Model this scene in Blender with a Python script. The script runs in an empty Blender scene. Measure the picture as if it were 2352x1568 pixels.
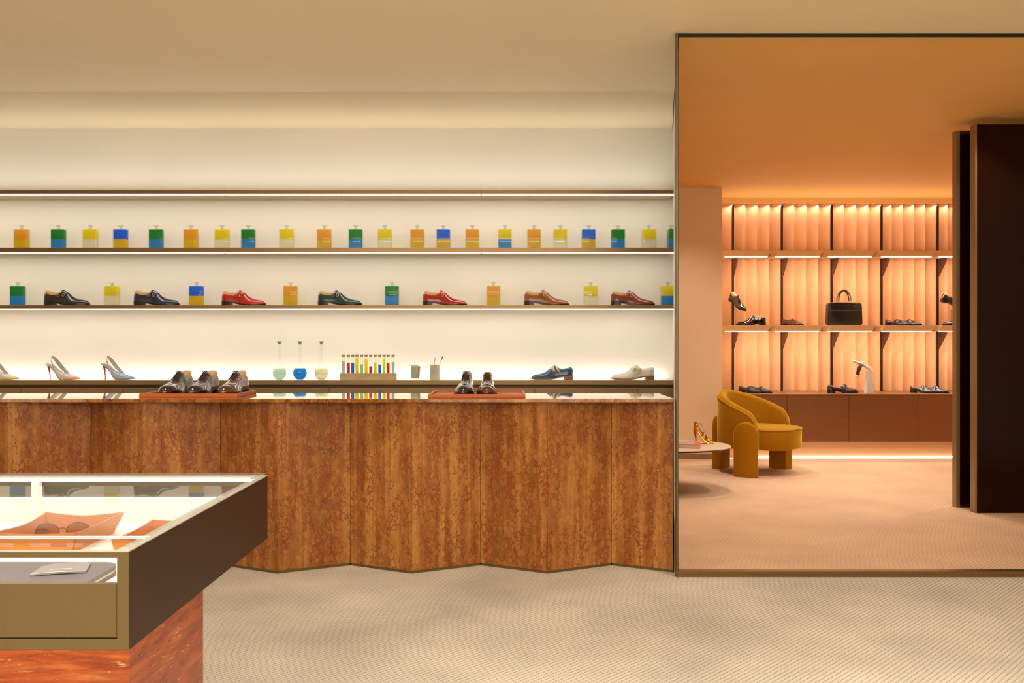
import bpy, bmesh, math, random
from mathutils import Vector, Matrix
import numpy as np
random.seed(4)
sc = bpy.context.scene
C = sc.collection
H, F, CX, CY = 1.11, 2000.0, 1176.0, 784.0
PI = math.pi
def PX(x, Y): return (x - CX) * Y / F
def PZ(y, Y): return H - (y - CY) * Y / F

# ------------------------------------------------------------------ camera, world, exposure, lights
cam = bpy.data.cameras.new('camera'); cam.sensor_width = 36; cam.lens = F / 2352 * 36
camo = bpy.data.objects.new('camera', cam); C.objects.link(camo)
camo.location = (0, 0, H); camo.rotation_euler = (PI / 2, 0, 0)
cam.clip_start = 0.05
sc.camera = camo
w = bpy.data.worlds.new('world'); sc.world = w; w.use_nodes = True
w.node_tree.nodes['Background'].inputs[0].default_value = (1, .85, .65, 1)
w.node_tree.nodes['Background'].inputs[1].default_value = .05
vs = sc.view_settings
vs.view_transform = 'Standard'; vs.look = 'None'; vs.exposure = .12; vs.gamma = 1; vs.use_curve_mapping = False
cy = sc.cycles
cy.max_bounces = 6; cy.diffuse_bounces = 3; cy.glossy_bounces = 3; cy.transmission_bounces = 3; cy.transparent_max_bounces = 12
cy.use_adaptive_sampling = True; cy.adaptive_threshold = .07
cy.caustics_reflective = False; cy.caustics_refractive = False; cy.sample_clamp_indirect = 4
cy.use_denoising = True

WHITE = (1, .99, .955); WARM = (1, .96, .88); AMBER = (1, .62, .30)
def area(name, loc, sx, sy, power, color=WHITE, rot=(0, 0, 0), spread=180):
    l = bpy.data.lights.new(name, 'AREA'); l.shape = 'RECTANGLE'; l.size = sx; l.size_y = sy
    l.energy = power; l.color = color; l.spread = math.radians(spread)
    o = bpy.data.objects.new(name, l); o.location = loc; o.rotation_euler = rot; C.objects.link(o); return o
def spot(name, loc, power, color=WARM, angle=60, blend=.8, target=None, size=.05):
    l = bpy.data.lights.new(name, 'SPOT'); l.energy = power; l.color = color
    l.spot_size = math.radians(angle); l.spot_blend = blend; l.shadow_soft_size = size
    o = bpy.data.objects.new(name, l); o.location = loc
    if target: o.rotation_euler = (Vector(target) - Vector(loc)).to_track_quat('-Z', 'Y').to_euler()
    C.objects.link(o); return o
YS = 5.728            # front of the wall shelves
YW = 6.0              # niche wall
XL, XR = -4.2, PX(1551, YS)
SHZ = [(PZ(436, YS), PZ(446, YS)), (PZ(568.6, YS), PZ(578.8, YS)), (PZ(700.6, YS), PZ(709.8, YS))]
ZD = PZ(873.4, YS)
CEIL = 2.565
LX = (XL + XR) / 2; LW = XR - XL - .05
# niche strips (under each shelf, on top of the upper shelf, behind the back counter)
for i, (zt, zb) in enumerate(SHZ):
    area('shelf_strip_light', (LX, YS + .05, zb - .006), LW, .02, [5.6, 5.6, 6.0][i], WHITE, (math.radians(4), 0, 0))
area('shelf_up_light', (LX, YS + .14, SHZ[0][0] + .012), LW, .03, 7.2, WHITE, (math.radians(180 + 12), 0, 0))
area('counter_up_light', (LX, YW - .03, ZD - .010), LW, .025, 8, WHITE, (math.radians(180 + 6), 0, 0))
# ceiling spots of the main room, all outside the frame
for x, y, p in ((-2.9, 2.7, 50), (-1.5, 2.2, 60), (-.2, 1.9, 85), (1.0, 1.8, 85), (2.2, 1.9, 85), (3.3, 2.1, 65), (-1.2, .8, 75), (.6, .7, 75), (2.0, .8, 80), (-3, .8, 70), (-.3, -.6, 80)):
    spot('ceiling_spot', (x, y, CEIL - .03), p, WHITE, 95, 1.0, (x, y + .1, 0), .06)
for x in (-2.6, -1.3, 0, 1.3):
    spot('counter_spot', (x, 3.35, CEIL - .03), 55, WARM, 60, .9, (x, 4.25, .4), .06)
area('room_fill_light', (0, .2, CEIL - .05), 5.5, 2.5, 105, WARM)  # broad soft fill added above the camera, stands for no fixture
area('ceiling_fill_uplight', (0, -1.85, 2.0), 6.5, .1, 95, WARM, (math.radians(180 - 50), 0, 0))  # unseen uplight added behind the camera to brighten the ceiling
area('case_strip_light', (-1.6, 2.28, .735), 1.8, .02, .55, WHITE, (math.radians(-25), 0, 0))
area('case_front_strip_light', (-1.6, 1.53, .730), 1.7, .02, .55, WHITE, (math.radians(25), 0, 0))
# side room
for x, y, p in ((1.7, 6.6, 58), (2.7, 6.5, 58), (3.7, 6.4, 45), (1.6, 7.5, 42), (2.7, 7.5, 40), (3.8, 7.5, 38), (2.0, 5.6, 22), (3.0, 5.4, 18)):
    spot('side_room_spot', (x, y, CEIL - .03), p, (1, .95, .88), 115, 1.0, (x, y, 0), .05)
area('side_valance_light', (3.4, 8.885, 2.50), 3.0, .03, 6.5, (1, .93, .80), (math.radians(-6), 0, 0))
area('side_cove_light', (3.4, 8.60, 2.02), 2.7, .05, 5, (1, .96, .88), (math.radians(180), 0, 0))
area('plinth_light', (3.3, 8.32, .03), 2.9, .02, 2.4, (1, .93, .82), (math.radians(-60), 0, 0))

# ------------------------------------------------------------------ materials
def rgb(h):
    h = h.lstrip('#'); v = [int(h[i:i + 2], 16) / 255 for i in (0, 2, 4)]
    return tuple(c / 12.92 if c <= .04045 else ((c + .055) / 1.055) ** 2.4 for c in v) + (1,)
class NT:
    def __init__(s, name):
        s.m = bpy.data.materials.new(name); s.m.use_nodes = True; s.t = s.m.node_tree; s.b = s.t.nodes['Principled BSDF']
        s.out = s.t.nodes['Material Output']
    def n(s, typ, **kw):
        nd = s.t.nodes.new(typ)
        for k, v in kw.items():
            if k.startswith('i_'):
                key = k[2:]; key = int(key) if key.isdigit() else key.replace('_', ' ')
                nd.inputs[key].default_value = v
            else: setattr(nd, k, v)
        return nd
    def l(s, a, b): s.t.links.new(a, b)
    def ramp(s, fac, stops):
        r = s.n('ShaderNodeValToRGB'); e = r.color_ramp.elements
        while len(e) < len(stops): e.new(.5)
        for el, (p, c) in zip(e, stops): el.position = p; el.color = c
        s.l(fac, r.inputs[0]); return r.outputs[0]
    def math(s, op, a, b=None, c=None):
        nd = s.n('ShaderNodeMath', operation=op)
        for i, v in enumerate((a, b, c)):
            if v is None: continue
            if isinstance(v, (int, float)): nd.inputs[i].default_value = v
            else: s.l(v, nd.inputs[i])
        return nd.outputs[0]
    def mix(s, fac, a, b, typ='MIX'):
        nd = s.n('ShaderNodeMix', data_type='RGBA', blend_type=typ)
        for i, v in ((0, fac), (6, a), (7, b)):
            if isinstance(v, (int, float, tuple)): nd.inputs[i].default_value = v
            else: s.l(v, nd.inputs[i])
        return nd.outputs[2]
    def bump(s, h, strength=.2, dist=.002):
        b = s.n('ShaderNodeBump'); b.inputs['Strength'].default_value = strength; b.inputs['Distance'].default_value = dist
        s.l(h, b.inputs['Height']); s.l(b.outputs[0], s.b.inputs['Normal'])
_m = {}
def mat(name, col, rough=.5, metal=0., coat=0., spec=.5, sheen=0, noise=0, scale=40, bump=0, trans=0, aniso=0):
    if name in _m: return _m[name]
    s = NT(name); c = rgb(col) if isinstance(col, str) else tuple(col) + (1,)
    b = s.b; b.inputs['Base Color'].default_value = c; b.inputs['Roughness'].default_value = rough
    b.inputs['Metallic'].default_value = metal; b.inputs['Coat Weight'].default_value = coat
    b.inputs['Coat Roughness'].default_value = .06; b.inputs['Specular IOR Level'].default_value = spec
    if sheen:
        b.inputs['Sheen Weight'].default_value = sheen; b.inputs['Sheen Roughness'].default_value = .35
        b.inputs['Sheen Tint'].default_value = (1, .74, .08, 1)
    if noise or bump:
        tc = s.n('ShaderNodeTexCoord'); nz = s.n('ShaderNodeTexNoise', i_Scale=scale, i_Detail=4.)
        s.l(tc.outputs['Object'], nz.inputs['Vector'])
        if noise:
            d = tuple(max(0, v * (1 - noise)) for v in c[:3]) + (1,); e = tuple(min(1, v * (1 + noise)) for v in c[:3]) + (1,)
            s.l(s.ramp(nz.outputs[0], [(.3, d), (.7, e)]), b.inputs['Base Color'])
        if bump: s.bump(nz.outputs[0], bump)
    _m[name] = s.m; return s.m
def emis(name, col, st):
    if name in _m: return _m[name]
    s = NT(name); s.b.inputs['Base Color'].default_value = (.8, .8, .8, 1)
    s.b.inputs['Emission Color'].default_value = tuple(col) + (1,); s.b.inputs['Emission Strength'].default_value = st
    _m[name] = s.m; return s.m
def glass(name, tint=(.97, .98, .97), ior=1.5, mul=1.0, rough=.0):
    if name in _m: return _m[name]
    s = NT(name); s.t.nodes.remove(s.b)
    tr = s.n('ShaderNodeBsdfTransparent'); tr.inputs[0].default_value = tuple(tint) + (1,)
    gl = s.n('ShaderNodeBsdfGlossy'); gl.inputs['Roughness'].default_value = rough
    fr = s.n('ShaderNodeFresnel'); fr.inputs[0].default_value = ior
    mx = s.n('ShaderNodeMixShader'); ge = s.n('ShaderNodeNewGeometry'); fac = s.math('MULTIPLY', s.math('MULTIPLY', fr.outputs[0], mul), s.math('SUBTRACT', 1.0, ge.outputs['Backfacing']))
    s.l(fac, mx.inputs[0]); s.l(tr.outputs[0], mx.inputs[1]); s.l(gl.outputs[0], mx.inputs[2]); s.l(mx.outputs[0], s.out.inputs[0])
    _m[name] = s.m; return s.m
def liquid(name, col, tl=.68):
    if name in _m: return _m[name]
    s = NT(name); s.b.inputs['Base Color'].default_value = rgb(col); s.b.inputs['Roughness'].default_value = .25
    t = s.n('ShaderNodeBsdfTranslucent'); t.inputs[0].default_value = rgb(col)
    mx = s.n('ShaderNodeMixShader'); mx.inputs[0].default_value = tl
    s.l(s.b.outputs[0], mx.inputs[1]); s.l(t.outputs[0], mx.inputs[2]); s.l(mx.outputs[0], s.out.inputs[0])
    _m[name] = s.m; return s.m
def clear_liquid(name, tint, tl=.55):
    if name in _m: return _m[name]
    s = NT(name); s.b.inputs['Base Color'].default_value = tuple(tint) + (1,); s.b.inputs['Roughness'].default_value = .2
    t = s.n('ShaderNodeBsdfTransparent'); t.inputs[0].default_value = tuple(tint) + (1,)
    mx = s.n('ShaderNodeMixShader'); mx.inputs[0].default_value = tl
    s.l(s.b.outputs[0], mx.inputs[1]); s.l(t.outputs[0], mx.inputs[2]); s.l(mx.outputs[0], s.out.inputs[0])
    _m[name] = s.m; return s.m

def plaster(name, col, var=.03):
    s = NT(name); tc = s.n('ShaderNodeTexCoord'); c = rgb(col)
    nz = s.n('ShaderNodeTexNoise', i_Scale=1.3, i_Detail=3.); s.l(tc.outputs['Object'], nz.inputs['Vector'])
    d = tuple(v * (1 - var) for v in c[:3]) + (1,); e = tuple(min(1, v * (1 + var)) for v in c[:3]) + (1,)
    s.l(s.ramp(nz.outputs[0], [(.3, d), (.7, e)]), s.b.inputs['Base Color']); s.b.inputs['Roughness'].default_value = .75
    n2 = s.n('ShaderNodeTexNoise', i_Scale=180., i_Detail=2.); s.l(tc.outputs['Object'], n2.inputs['Vector']); s.bump(n2.outputs[0], .04)
    return s.m
def carpet(name, base, dark, big=.12):
    s = NT(name); tc = s.n('ShaderNodeTexCoord'); sep = s.n('ShaderNodeSeparateXYZ')
    wob = s.n('ShaderNodeTexNoise', i_Scale=60., i_Detail=1.); s.l(tc.outputs['Object'], wob.inputs['Vector'])
    s.l(tc.outputs['Object'], sep.inputs[0])
    x, y = sep.outputs[0], sep.outputs[1]
    u = s.math('ADD', s.math('MULTIPLY', s.math('SUBTRACT', x, y), .7071 / .0168), s.math('MULTIPLY', wob.outputs[0], .45))
    v = s.math('MULTIPLY', s.math('ADD', x, y), .7071 / .012)
    fu = s.math('FRACT', u); row = s.math('FLOOR', u)
    groove = s.math('SMOOTH_MIN', s.math('MULTIPLY', s.math('ABSOLUTE', s.math('SUBTRACT', fu, .5)), 5.5), 1.0, .2)
    fv = s.math('FRACT', s.math('ADD', v, s.math('MULTIPLY', row, .5)))
    dash = s.math('LESS_THAN', fv, .5)
    gm = s.math('SUBTRACT', 1.0, groove)
    gm = s.math('MAXIMUM', gm, 0.0)
    fac = s.math('MULTIPLY', gm, s.math('ADD', s.math('MULTIPLY', dash, .65), .35))
    b0 = rgb(base); nz = s.n('ShaderNodeTexNoise', i_Scale=2.2, i_Detail=4.); s.l(tc.outputs['Object'], nz.inputs['Vector'])
    col = s.ramp(nz.outputs[0], [(.32, tuple(v_ * (1 - big) for v_ in b0[:3]) + (1,)), (.66, tuple(min(1, v_ * (1 + big)) for v_ in b0[:3]) + (1,))])
    fine = s.n('ShaderNodeTexNoise', i_Scale=230., i_Detail=2.); s.l(tc.outputs['Object'], fine.inputs['Vector'])
    col = s.mix(.35, col, s.ramp(fine.outputs[0], [(.3, tuple(v_ * .8 for v_ in b0[:3]) + (1,)), (.7, tuple(min(1, v_ * 1.15) for v_ in b0[:3]) + (1,))]))
    s.l(s.mix(s.math('MULTIPLY', fac, .8), col, rgb(dark)), s.b.inputs['Base Color'])
    s.b.inputs['Roughness'].default_value = .95; s.b.inputs['Specular IOR Level'].default_value = .1
    s.bump(s.math('MULTIPLY', fac, -1.0), .5, .004)
    return s.m
def marble():
    s = NT('amber nodular marble'); tc = s.n('ShaderNodeTexCoord'); oi = s.n('ShaderNodeObjectInfo')
    off = s.n('ShaderNodeVectorMath', operation='SCALE'); comb = s.n('ShaderNodeCombineXYZ')
    s.l(oi.outputs['Random'], comb.inputs[0]); s.l(oi.outputs['Random'], comb.inputs[2]); s.l(comb.outputs[0], off.inputs[0]); off.inputs['Scale'].default_value = 0.0
    add = s.n('ShaderNodeVectorMath', operation='ADD'); s.l(tc.outputs['Object'], add.inputs[0]); s.l(off.outputs[0], add.inputs[1])
    def mp(sx, sy, sz):
        m = s.n('ShaderNodeMapping'); m.inputs['Scale'].default_value = (sx, sy, sz); s.l(add.outputs[0], m.inputs[0]); return m.outputs[0]
    wn = s.n('ShaderNodeTexNoise', i_Scale=34., i_Detail=4., i_Roughness=.65); s.l(add.outputs[0], wn.inputs['Vector'])
    warp = s.n('ShaderNodeMix', data_type='VECTOR'); warp.inputs[0].default_value = .022
    s.l(mp(1, 1, .62), warp.inputs[4]); s.l(wn.outputs['Color'], warp.inputs[5])
    def cells(sc_):
        v = s.n('ShaderNodeTexVoronoi', feature='DISTANCE_TO_EDGE'); v.inputs['Scale'].default_value = sc_; s.l(warp.outputs[1], v.inputs['Vector'])
        k = s.n('ShaderNodeTexVoronoi', feature='F1'); k.inputs['Scale'].default_value = sc_; s.l(warp.outputs[1], k.inputs['Vector'])
        return v.outputs['Distance'], k.outputs['Color']
    d1, c1 = cells(58.); d2, c2 = cells(125.)
    band = s.n('ShaderNodeTexNoise', i_Scale=1., i_Detail=5., i_Roughness=.6); s.l(mp(17, 17, .6), band.inputs['Vector'])
    patch = s.n('ShaderNodeTexNoise', i_Scale=1., i_Detail=5., i_Roughness=.65); s.l(mp(20, 20, 5), patch.inputs['Vector'])
    cell = s.n('ShaderNodeSeparateColor'); s.l(c1, cell.inputs[0])
    base = s.ramp(cell.outputs[0], [(0, rgb('#90561f')), (.5, rgb('#a66426')), (1, rgb('#b97a36'))])
    base = s.mix(s.math('MULTIPLY', band.outputs[0], .9), base, s.ramp(band.outputs[0], [(.36, rgb('#643614')), (.5, rgb('#9c5c26')), (.62, rgb('#c48a46'))]))
    pm = s.ramp(patch.outputs[0], [(.44, (0, 0, 0, 1)), (.60, (1, 1, 1, 1))])
    matrix = s.mix(pm, rgb('#4e270a'), rgb('#84330f'))
    thr = s.math('ADD', .02, s.math('MULTIPLY', pm, .15))
    vein1 = s.math('SUBTRACT', 1.0, s.math('MINIMUM', 1.0, s.math('DIVIDE', d1, thr)))
    vein2 = s.math('MULTIPLY', s.math('SUBTRACT', 1.0, s.math('MINIMUM', 1.0, s.math('DIVIDE', d2, s.math('MULTIPLY', thr, .8)))), s.ramp(band.outputs[0], [(.4, (1, 1, 1, 1)), (.6, (.15, .15, .15, 1))]))
    mk = s.n('ShaderNodeTexNoise', i_Scale=1., i_Detail=3.); s.l(mp(30, 30, 14), mk.inputs['Vector'])
    mkr = s.ramp(mk.outputs[0], [(.38, (.12, .12, .12, 1)), (.58, (1, 1, 1, 1))])
    vv = s.math('MULTIPLY', s.math('MAXIMUM', vein1, vein2), s.math('MAXIMUM', mkr, s.math('MULTIPLY', pm, .8)))
    col = s.mix(s.math('MINIMUM', s.math('MULTIPLY', vv, 1.2), .85), base, matrix)
    s.l(col, s.b.inputs['Base Color']); s.b.inputs['Roughness'].default_value = .38; s.b.inputs['Specular IOR Level'].default_value = .4
    return s.m
def travertine():
    s = NT('red travertine'); tc = s.n('ShaderNodeTexCoord')
    def nz(sc3, d=5., r=.6):
        m = s.n('ShaderNodeMapping'); m.inputs['Scale'].default_value = sc3; s.l(tc.outputs['Object'], m.inputs[0])
        t = s.n('ShaderNodeTexNoise', i_Scale=1., i_Detail=d, i_Roughness=r, i_Distortion=.4); s.l(m.outputs[0], t.inputs['Vector']); return t.outputs[0]
    a = nz((2.5, 2.5, 26), 8., .7); b = nz((14, 14, 110), 8., .75); c = nz((16, 16, 120), 8., .8)
    col = s.ramp(a, [(.36, rgb('#451206')), (.46, rgb('#7a2c0a')), (.54, rgb('#963e10')), (.64, rgb('#b87438'))])
    col = s.mix(.45, col, s.ramp(b, [(.36, rgb('#5e1c0a')), (.64, rgb('#c0581c'))]))
    col = s.mix(s.ramp(c, [(.60, (0, 0, 0, 1)), (.65, (1, 1, 1, 1))]), col, rgb('#dcae74'))
    col = s.mix(s.ramp(nz((40, 40, 200)), [(.30, (1, 1, 1, 1)), (.34, (0, 0, 0, 1))]), col, rgb('#3c140a'))
    s.l(col, s.b.inputs['Base Color']); s.b.inputs['Roughness'].default_value = .32
    return s.m
def brushed(name, col, rough=.34, axis=0, metal=.85):
    s = NT(name); tc = s.n('ShaderNodeTexCoord'); m = s.n('ShaderNodeMapping')
    sc3 = [220, 220, 220]; sc3[axis] = 2; m.inputs['Scale'].default_value = sc3
    s.l(tc.outputs['Object'], m.inputs[0]); nz = s.n('ShaderNodeTexNoise', i_Scale=1., i_Detail=3.); s.l(m.outputs[0], nz.inputs['Vector'])
    c = rgb(col); s.l(s.ramp(nz.outputs[0], [(.3, tuple(v * .93 for v in c[:3]) + (1,)), (.7, tuple(min(1, v * 1.07) for v in c[:3]) + (1,))]), s.b.inputs['Base Color'])
    s.b.inputs['Metallic'].default_value = metal; s.b.inputs['Roughness'].default_value = rough
    return s.m
def croc():
    s = NT('black crocodile leather'); tc = s.n('ShaderNodeTexCoord'); m = s.n('ShaderNodeMapping'); m.inputs['Scale'].default_value = (38, 38, 60)
    s.l(tc.outputs['Object'], m.inputs[0]); v = s.n('ShaderNodeTexVoronoi', feature='DISTANCE_TO_EDGE', i_Scale=1.); s.l(m.outputs[0], v.inputs['Vector'])
    s.b.inputs['Base Color'].default_value = rgb('#0a0504'); s.b.inputs['Roughness'].default_value = .34; s.b.inputs['Coat Weight'].default_value = .15
    s.bump(s.math('MINIMUM', v.outputs[0], .25), .7, .006); return s.m

M_WALL = plaster('cream wall', '#e4dccf'); M_CEIL = plaster('warm plaster ceiling', '#eedcb6')
M_CEIL2 = plaster('plaster ceiling with amber light tint', '#ecb868'); M_WALL2 = plaster('plaster wall with amber light tint', '#eec99c')  # amber cast of the side room's light put into both plaster colours
M_PLEAT = plaster('peach pleated leather', '#f0b482', .02)
M_CARPET = carpet('woven wool carpet', '#c9bba6', '#746244', .2); M_CARPET2 = carpet('woven carpet with amber light tint', '#deb692', '#ac7646')  # second carpet carries the amber light cast in its own colour
M_MARBLE = marble(); M_TRAV = travertine()
M_BRONZE = brushed('brushed bronze', '#8a6c48'); M_BRONZE_D = brushed('dark bronze', '#5c4026', .4)
M_BRONZE_C = brushed('champagne bronze', '#9c8058', .36, 0, .6); M_COPPER = brushed('copper brown cabinet', '#8e5c34', .42, 0, .6)
M_SATIN = mat('satin champagne metal', '#74623f', .42, .55)
M_CASE_SIDE = brushed('satin dark bronze side', '#3c2a1b', .45, 1, .5)
M_LED = emis('led strip', (1, .95, .85), 5.0); M_LEDW = emis('warm led strip', (1, .84, .60), 4.0)
M_GLASS = glass('clear glass', (.96, .985, .97), 1.45, .8); M_TOPGLASS = glass('case glass', (.955, .97, .965), 1.75, 1.0)
M_WHITEI = mat('white lacquer interior', '#f3ebdc', .5); M_BLACKGL = mat('black lacquered glass', '#240a02', .08, 0, 0, .16)
M_DARK = mat('black gap', '#0c0805', .6); M_POST = mat('dark bronze post', '#2c1a10', .4, .5)
M_TAN = mat('tan shoe tree leather', '#c9a468', .5); M_SOLE_BLK = mat('black sole edge', '#120c0a', .3); M_SOLE_BR = mat('brown stacked heel', '#8a5a34', .4, noise=.2)
M_GOLD = mat('pale gold buckle', '#d8b070', .25, 1); M_SILVER = mat('pale silver buckle', '#d8d0c4', .25, 1)
M_TRAY = mat('orange tan leather tray', '#bc6024', .5, bump=.05); M_CORK = mat('cork', '#a87a4c', .8, noise=.2)
M_VELVET = mat('mustard velvet', '#a86c06', .8, sheen=1.0, spec=.1); M_WELT = mat('mustard welt', '#b87c10', .6, sheen=.3)

# ------------------------------------------------------------------ geometry helpers
def smooth(bm, ang=.6):
    for f in bm.faces: f.smooth = True
    for e in bm.edges:
        if len(e.link_faces) == 2 and e.calc_face_angle(0) > ang: e.smooth = False
def obj(name, bm, m, parent=None, loc=(0, 0, 0), sm=True, ang=.6, rot=None, **props):
    bmesh.ops.remove_doubles(bm, verts=bm.verts, dist=1e-6)
    bmesh.ops.recalc_face_normals(bm, faces=bm.faces)
    if sm: smooth(bm, ang)
    me = bpy.data.meshes.new(name); bm.to_mesh(me); bm.free(); me.materials.append(m)
    o = bpy.data.objects.new(name, me); o.location = loc; C.objects.link(o)
    if rot: o.rotation_euler = rot
    if parent is not None: o.parent = parent
    for k, v in props.items(): o[k] = v
    return o
def thing(name, label, cat, loc=(0, 0, 0), rotz=0, group=None, scale=1, rot=None):
    o = bpy.data.objects.new(name, None); o.empty_display_size = .1; C.objects.link(o); o.location = loc
    o.rotation_euler = rot or (0, 0, rotz); o.scale = (scale,) * 3; o['label'] = label; o['category'] = cat
    if group: o['group'] = group
    return o
def tag(o, label, cat, group=None):
    o['label'] = label; o['category'] = cat
    if group: o['group'] = group
    return o
def root(name, kind='structure', loc=(0, 0, 0)):
    o = bpy.data.objects.new(name, None); C.objects.link(o); o['kind'] = kind; o.location = loc; return o
def nb(): return bmesh.new()
def box(bm, x0, x1, y0, y1, z0, z1, bev=0, seg=2):
    vs_ = [bm.verts.new((x, y, z)) for z in (z0, z1) for x, y in ((x0, y0), (x1, y0), (x1, y1), (x0, y1))]
    fs = [bm.faces.new([vs_[i] for i in f]) for f in ((3, 2, 1, 0), (4, 5, 6, 7), (0, 1, 5, 4), (1, 2, 6, 5), (2, 3, 7, 6), (3, 0, 4, 7))]
    if bev: bmesh.ops.bevel(bm, geom=list({e for f in fs for e in f.edges}), offset=bev, segments=seg, affect='EDGES', profile=.5)
    return bm
def bx(*a, **k): return box(nb(), *a, **k)
def prism(bm, pts, axis, a0, a1):
    """extrude the polygon pts (2-D) along axis x/y/z from a0 to a1"""
    def v(p, a): return {'x': (a, p[0], p[1]), 'y': (p[0], a, p[1]), 'z': (p[0], p[1], a)}[axis]
    A = [bm.verts.new(v(p, a0)) for p in pts]; B = [bm.verts.new(v(p, a1)) for p in pts]; n = len(pts)
    bm.faces.new(A[::-1]); bm.faces.new(B)
    for i in range(n): bm.faces.new((A[i], A[(i + 1) % n], B[(i + 1) % n], B[i]))
    return bm
def loft(bm, rings, cap=True, closed=True):
    V = [[bm.verts.new(p) for p in r] for r in rings]
    for a, b in zip(V, V[1:]):
        n = len(a)
        for i in range(n if closed else n - 1):
            j = (i + 1) % n
            try: bm.faces.new((a[i], a[j], b[j], b[i]))
            except ValueError: pass
    if cap and closed:
        for r in (V[0][::-1], V[-1]):
            try: bm.faces.new(r)
            except ValueError: pass
    return bm
def lathe(bm, prof, n=24, c=(0, 0)):
    rings = [[(c[0] + max(r, 1e-4) * math.cos(2 * PI * i / n), c[1] + max(r, 1e-4) * math.sin(2 * PI * i / n), z) for i in range(n)] for r, z in prof]
    return loft(bm, rings)
def tube(bm, pts, r, n=8, caps=True):
    pts = [Vector(p) for p in pts]; rings = []
    rr = r if isinstance(r, (list, tuple)) else [r] * len(pts)
    up = None
    for i, p in enumerate(pts):
        d = (pts[min(i + 1, len(pts) - 1)] - pts[max(i - 1, 0)])
        d = d.normalized() if d.length > 1e-9 else Vector((0, 0, 1))
        if up is None: up = Vector((0, 0, 1)) if abs(d.z) < .9 else Vector((1, 0, 0))
        s_ = d.cross(up).normalized(); up = s_.cross(d).normalized()
        rings.append([tuple(p + (s_ * math.cos(2 * PI * k / n) + up * math.sin(2 * PI * k / n)) * rr[i]) for k in range(n)])
    return loft(bm, rings, caps)
def ribbon(bm, pts, width, thick, normals):
    """flat strap along pts; width across direction = tangent x normal"""
    pts = [Vector(p) for p in pts]; rings = []
    for i, p in enumerate(pts):
        t = (pts[min(i + 1, len(pts) - 1)] - pts[max(i - 1, 0)]).normalized(); nn = Vector(normals[i]).normalized()
        s_ = t.cross(nn).normalized(); w_ = (width[i] if isinstance(width, (list, tuple)) else width) / 2
        rings.append([tuple(p + s_ * w_), tuple(p + s_ * w_ + nn * thick), tuple(p - s_ * w_ + nn * thick), tuple(p - s_ * w_)])
    return loft(bm, rings)
def bez(P, n=12):
    """Catmull-Rom through points"""
    P = [Vector(p) for p in P]; out = []
    for i in range(len(P) - 1):
        p0, p1, p2, p3 = P[max(i - 1, 0)], P[i], P[i + 1], P[min(i + 2, len(P) - 1)]
        for k in range(n):
            t = k / n
            out.append(.5 * ((2 * p1) + (p2 - p0) * t + (2 * p0 - 5 * p1 + 4 * p2 - p3) * t * t + (3 * p1 - p0 - 3 * p2 + p3) * t ** 3))
    out.append(P[-1]); return out
def herm(xs, ys):
    xs = np.array(xs, float); ys = np.array(ys, float); d = np.gradient(ys, xs)
    def f(x):
        i = int(np.clip(np.searchsorted(xs, x) - 1, 0, len(xs) - 2)); h = xs[i + 1] - xs[i]; t = min(max((x - xs[i]) / h, 0), 1)
        return float((2 * t ** 3 - 3 * t * t + 1) * ys[i] + (t ** 3 - 2 * t * t + t) * h * d[i] + (-2 * t ** 3 + 3 * t * t) * ys[i + 1] + (t ** 3 - t * t) * h * d[i + 1])
    return f
ORD = ['first', 'second', 'third', 'fourth', 'fifth', 'sixth', 'seventh', 'eighth', 'ninth', 'tenth', 'eleventh', 'twelfth', 'thirteenth', 'fourteenth']

# ------------------------------------------------------------------ the shell
YP = 4.119; XP = PX(1551.5, YP); XE = 4.7; YB = -2.0; YF = 9.05
def sheet(name, x0, x1, y0, y1, z0, z1, m, kind='structure', parent=None):
    o = obj(name, bx(x0, x1, y0, y1, z0, z1), m, parent, sm=False)
    if parent is None: o['kind'] = kind
    return o
sheet('floor', -4.25, XE + .05, YB - .05, YP + .005, -.1, 0, M_CARPET)
o = obj('floor_niche', prism(nb(), [(-4.25, YP + .005), (XP + .019, YP + .005), (1.149, 6.2), (-4.25, 6.2)], 'z', -.1, 0), M_CARPET, sm=False); o['kind'] = 'structure'
fl2 = nb(); prism(fl2, [(XP + .02, YP + .005), (XE + .05, YP + .005), (XE + .05, YF + .1), (.2, YF + .1), (.2, 6.2), (1.15, 6.2)], 'z', -.1, 0)
# side room floor: one slab whose left edge follows the dividing wall
o = obj('floor_side_room', fl2, M_CARPET2, sm=False); o['kind'] = 'structure'
YJ = 5.07
sheet('ceiling', -4.25, XE + .05, YB - .05, YP + .005, CEIL, CEIL + .1, M_CEIL)
o = obj('ceiling_niche', prism(nb(), [(-4.25, YP + .005), (XP + .006, YP + .005), (XP + .006 + .1735 * (YJ - YP), YJ), (-4.25, YJ)], 'z', CEIL, CEIL + .1), M_CEIL, sm=False); o['kind'] = 'structure'
o = obj('ceiling_niche_rear', prism(nb(), [(-4.25, YJ), (XP + .006 + .1735 * (YJ - YP), YJ), (1.14, 6.2), (-4.25, 6.2)], 'z', CEIL + .012, CEIL + .1), M_CEIL, sm=False); o['kind'] = 'structure'
c2 = nb(); prism(c2, [(XP + .02, YP + .005), (XE + .05, YP + .005), (XE + .05, YF + .1), (.2, YF + .1), (.2, 6.2), (1.15, 6.2)], 'z', CEIL - .001, CEIL + .1)
o = obj('ceiling_side_room', c2, M_CEIL2, sm=False); o['kind'] = 'structure'
sheet('wall_left', -4.3, XL, YB - .05, 6.2, 0, CEIL + .1, M_WALL)
sheet('wall_behind', XL, XE, YB - .1, YB, 0, CEIL + .1, M_WALL)
sheet('wall_right', XE, XE + .05, YB, YP, 0, CEIL + .1, M_WALL)
sheet('wall_right_side_room', XE, XE + .05, YP, YF + .1, 0, CEIL + .1, M_WALL2)
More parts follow.
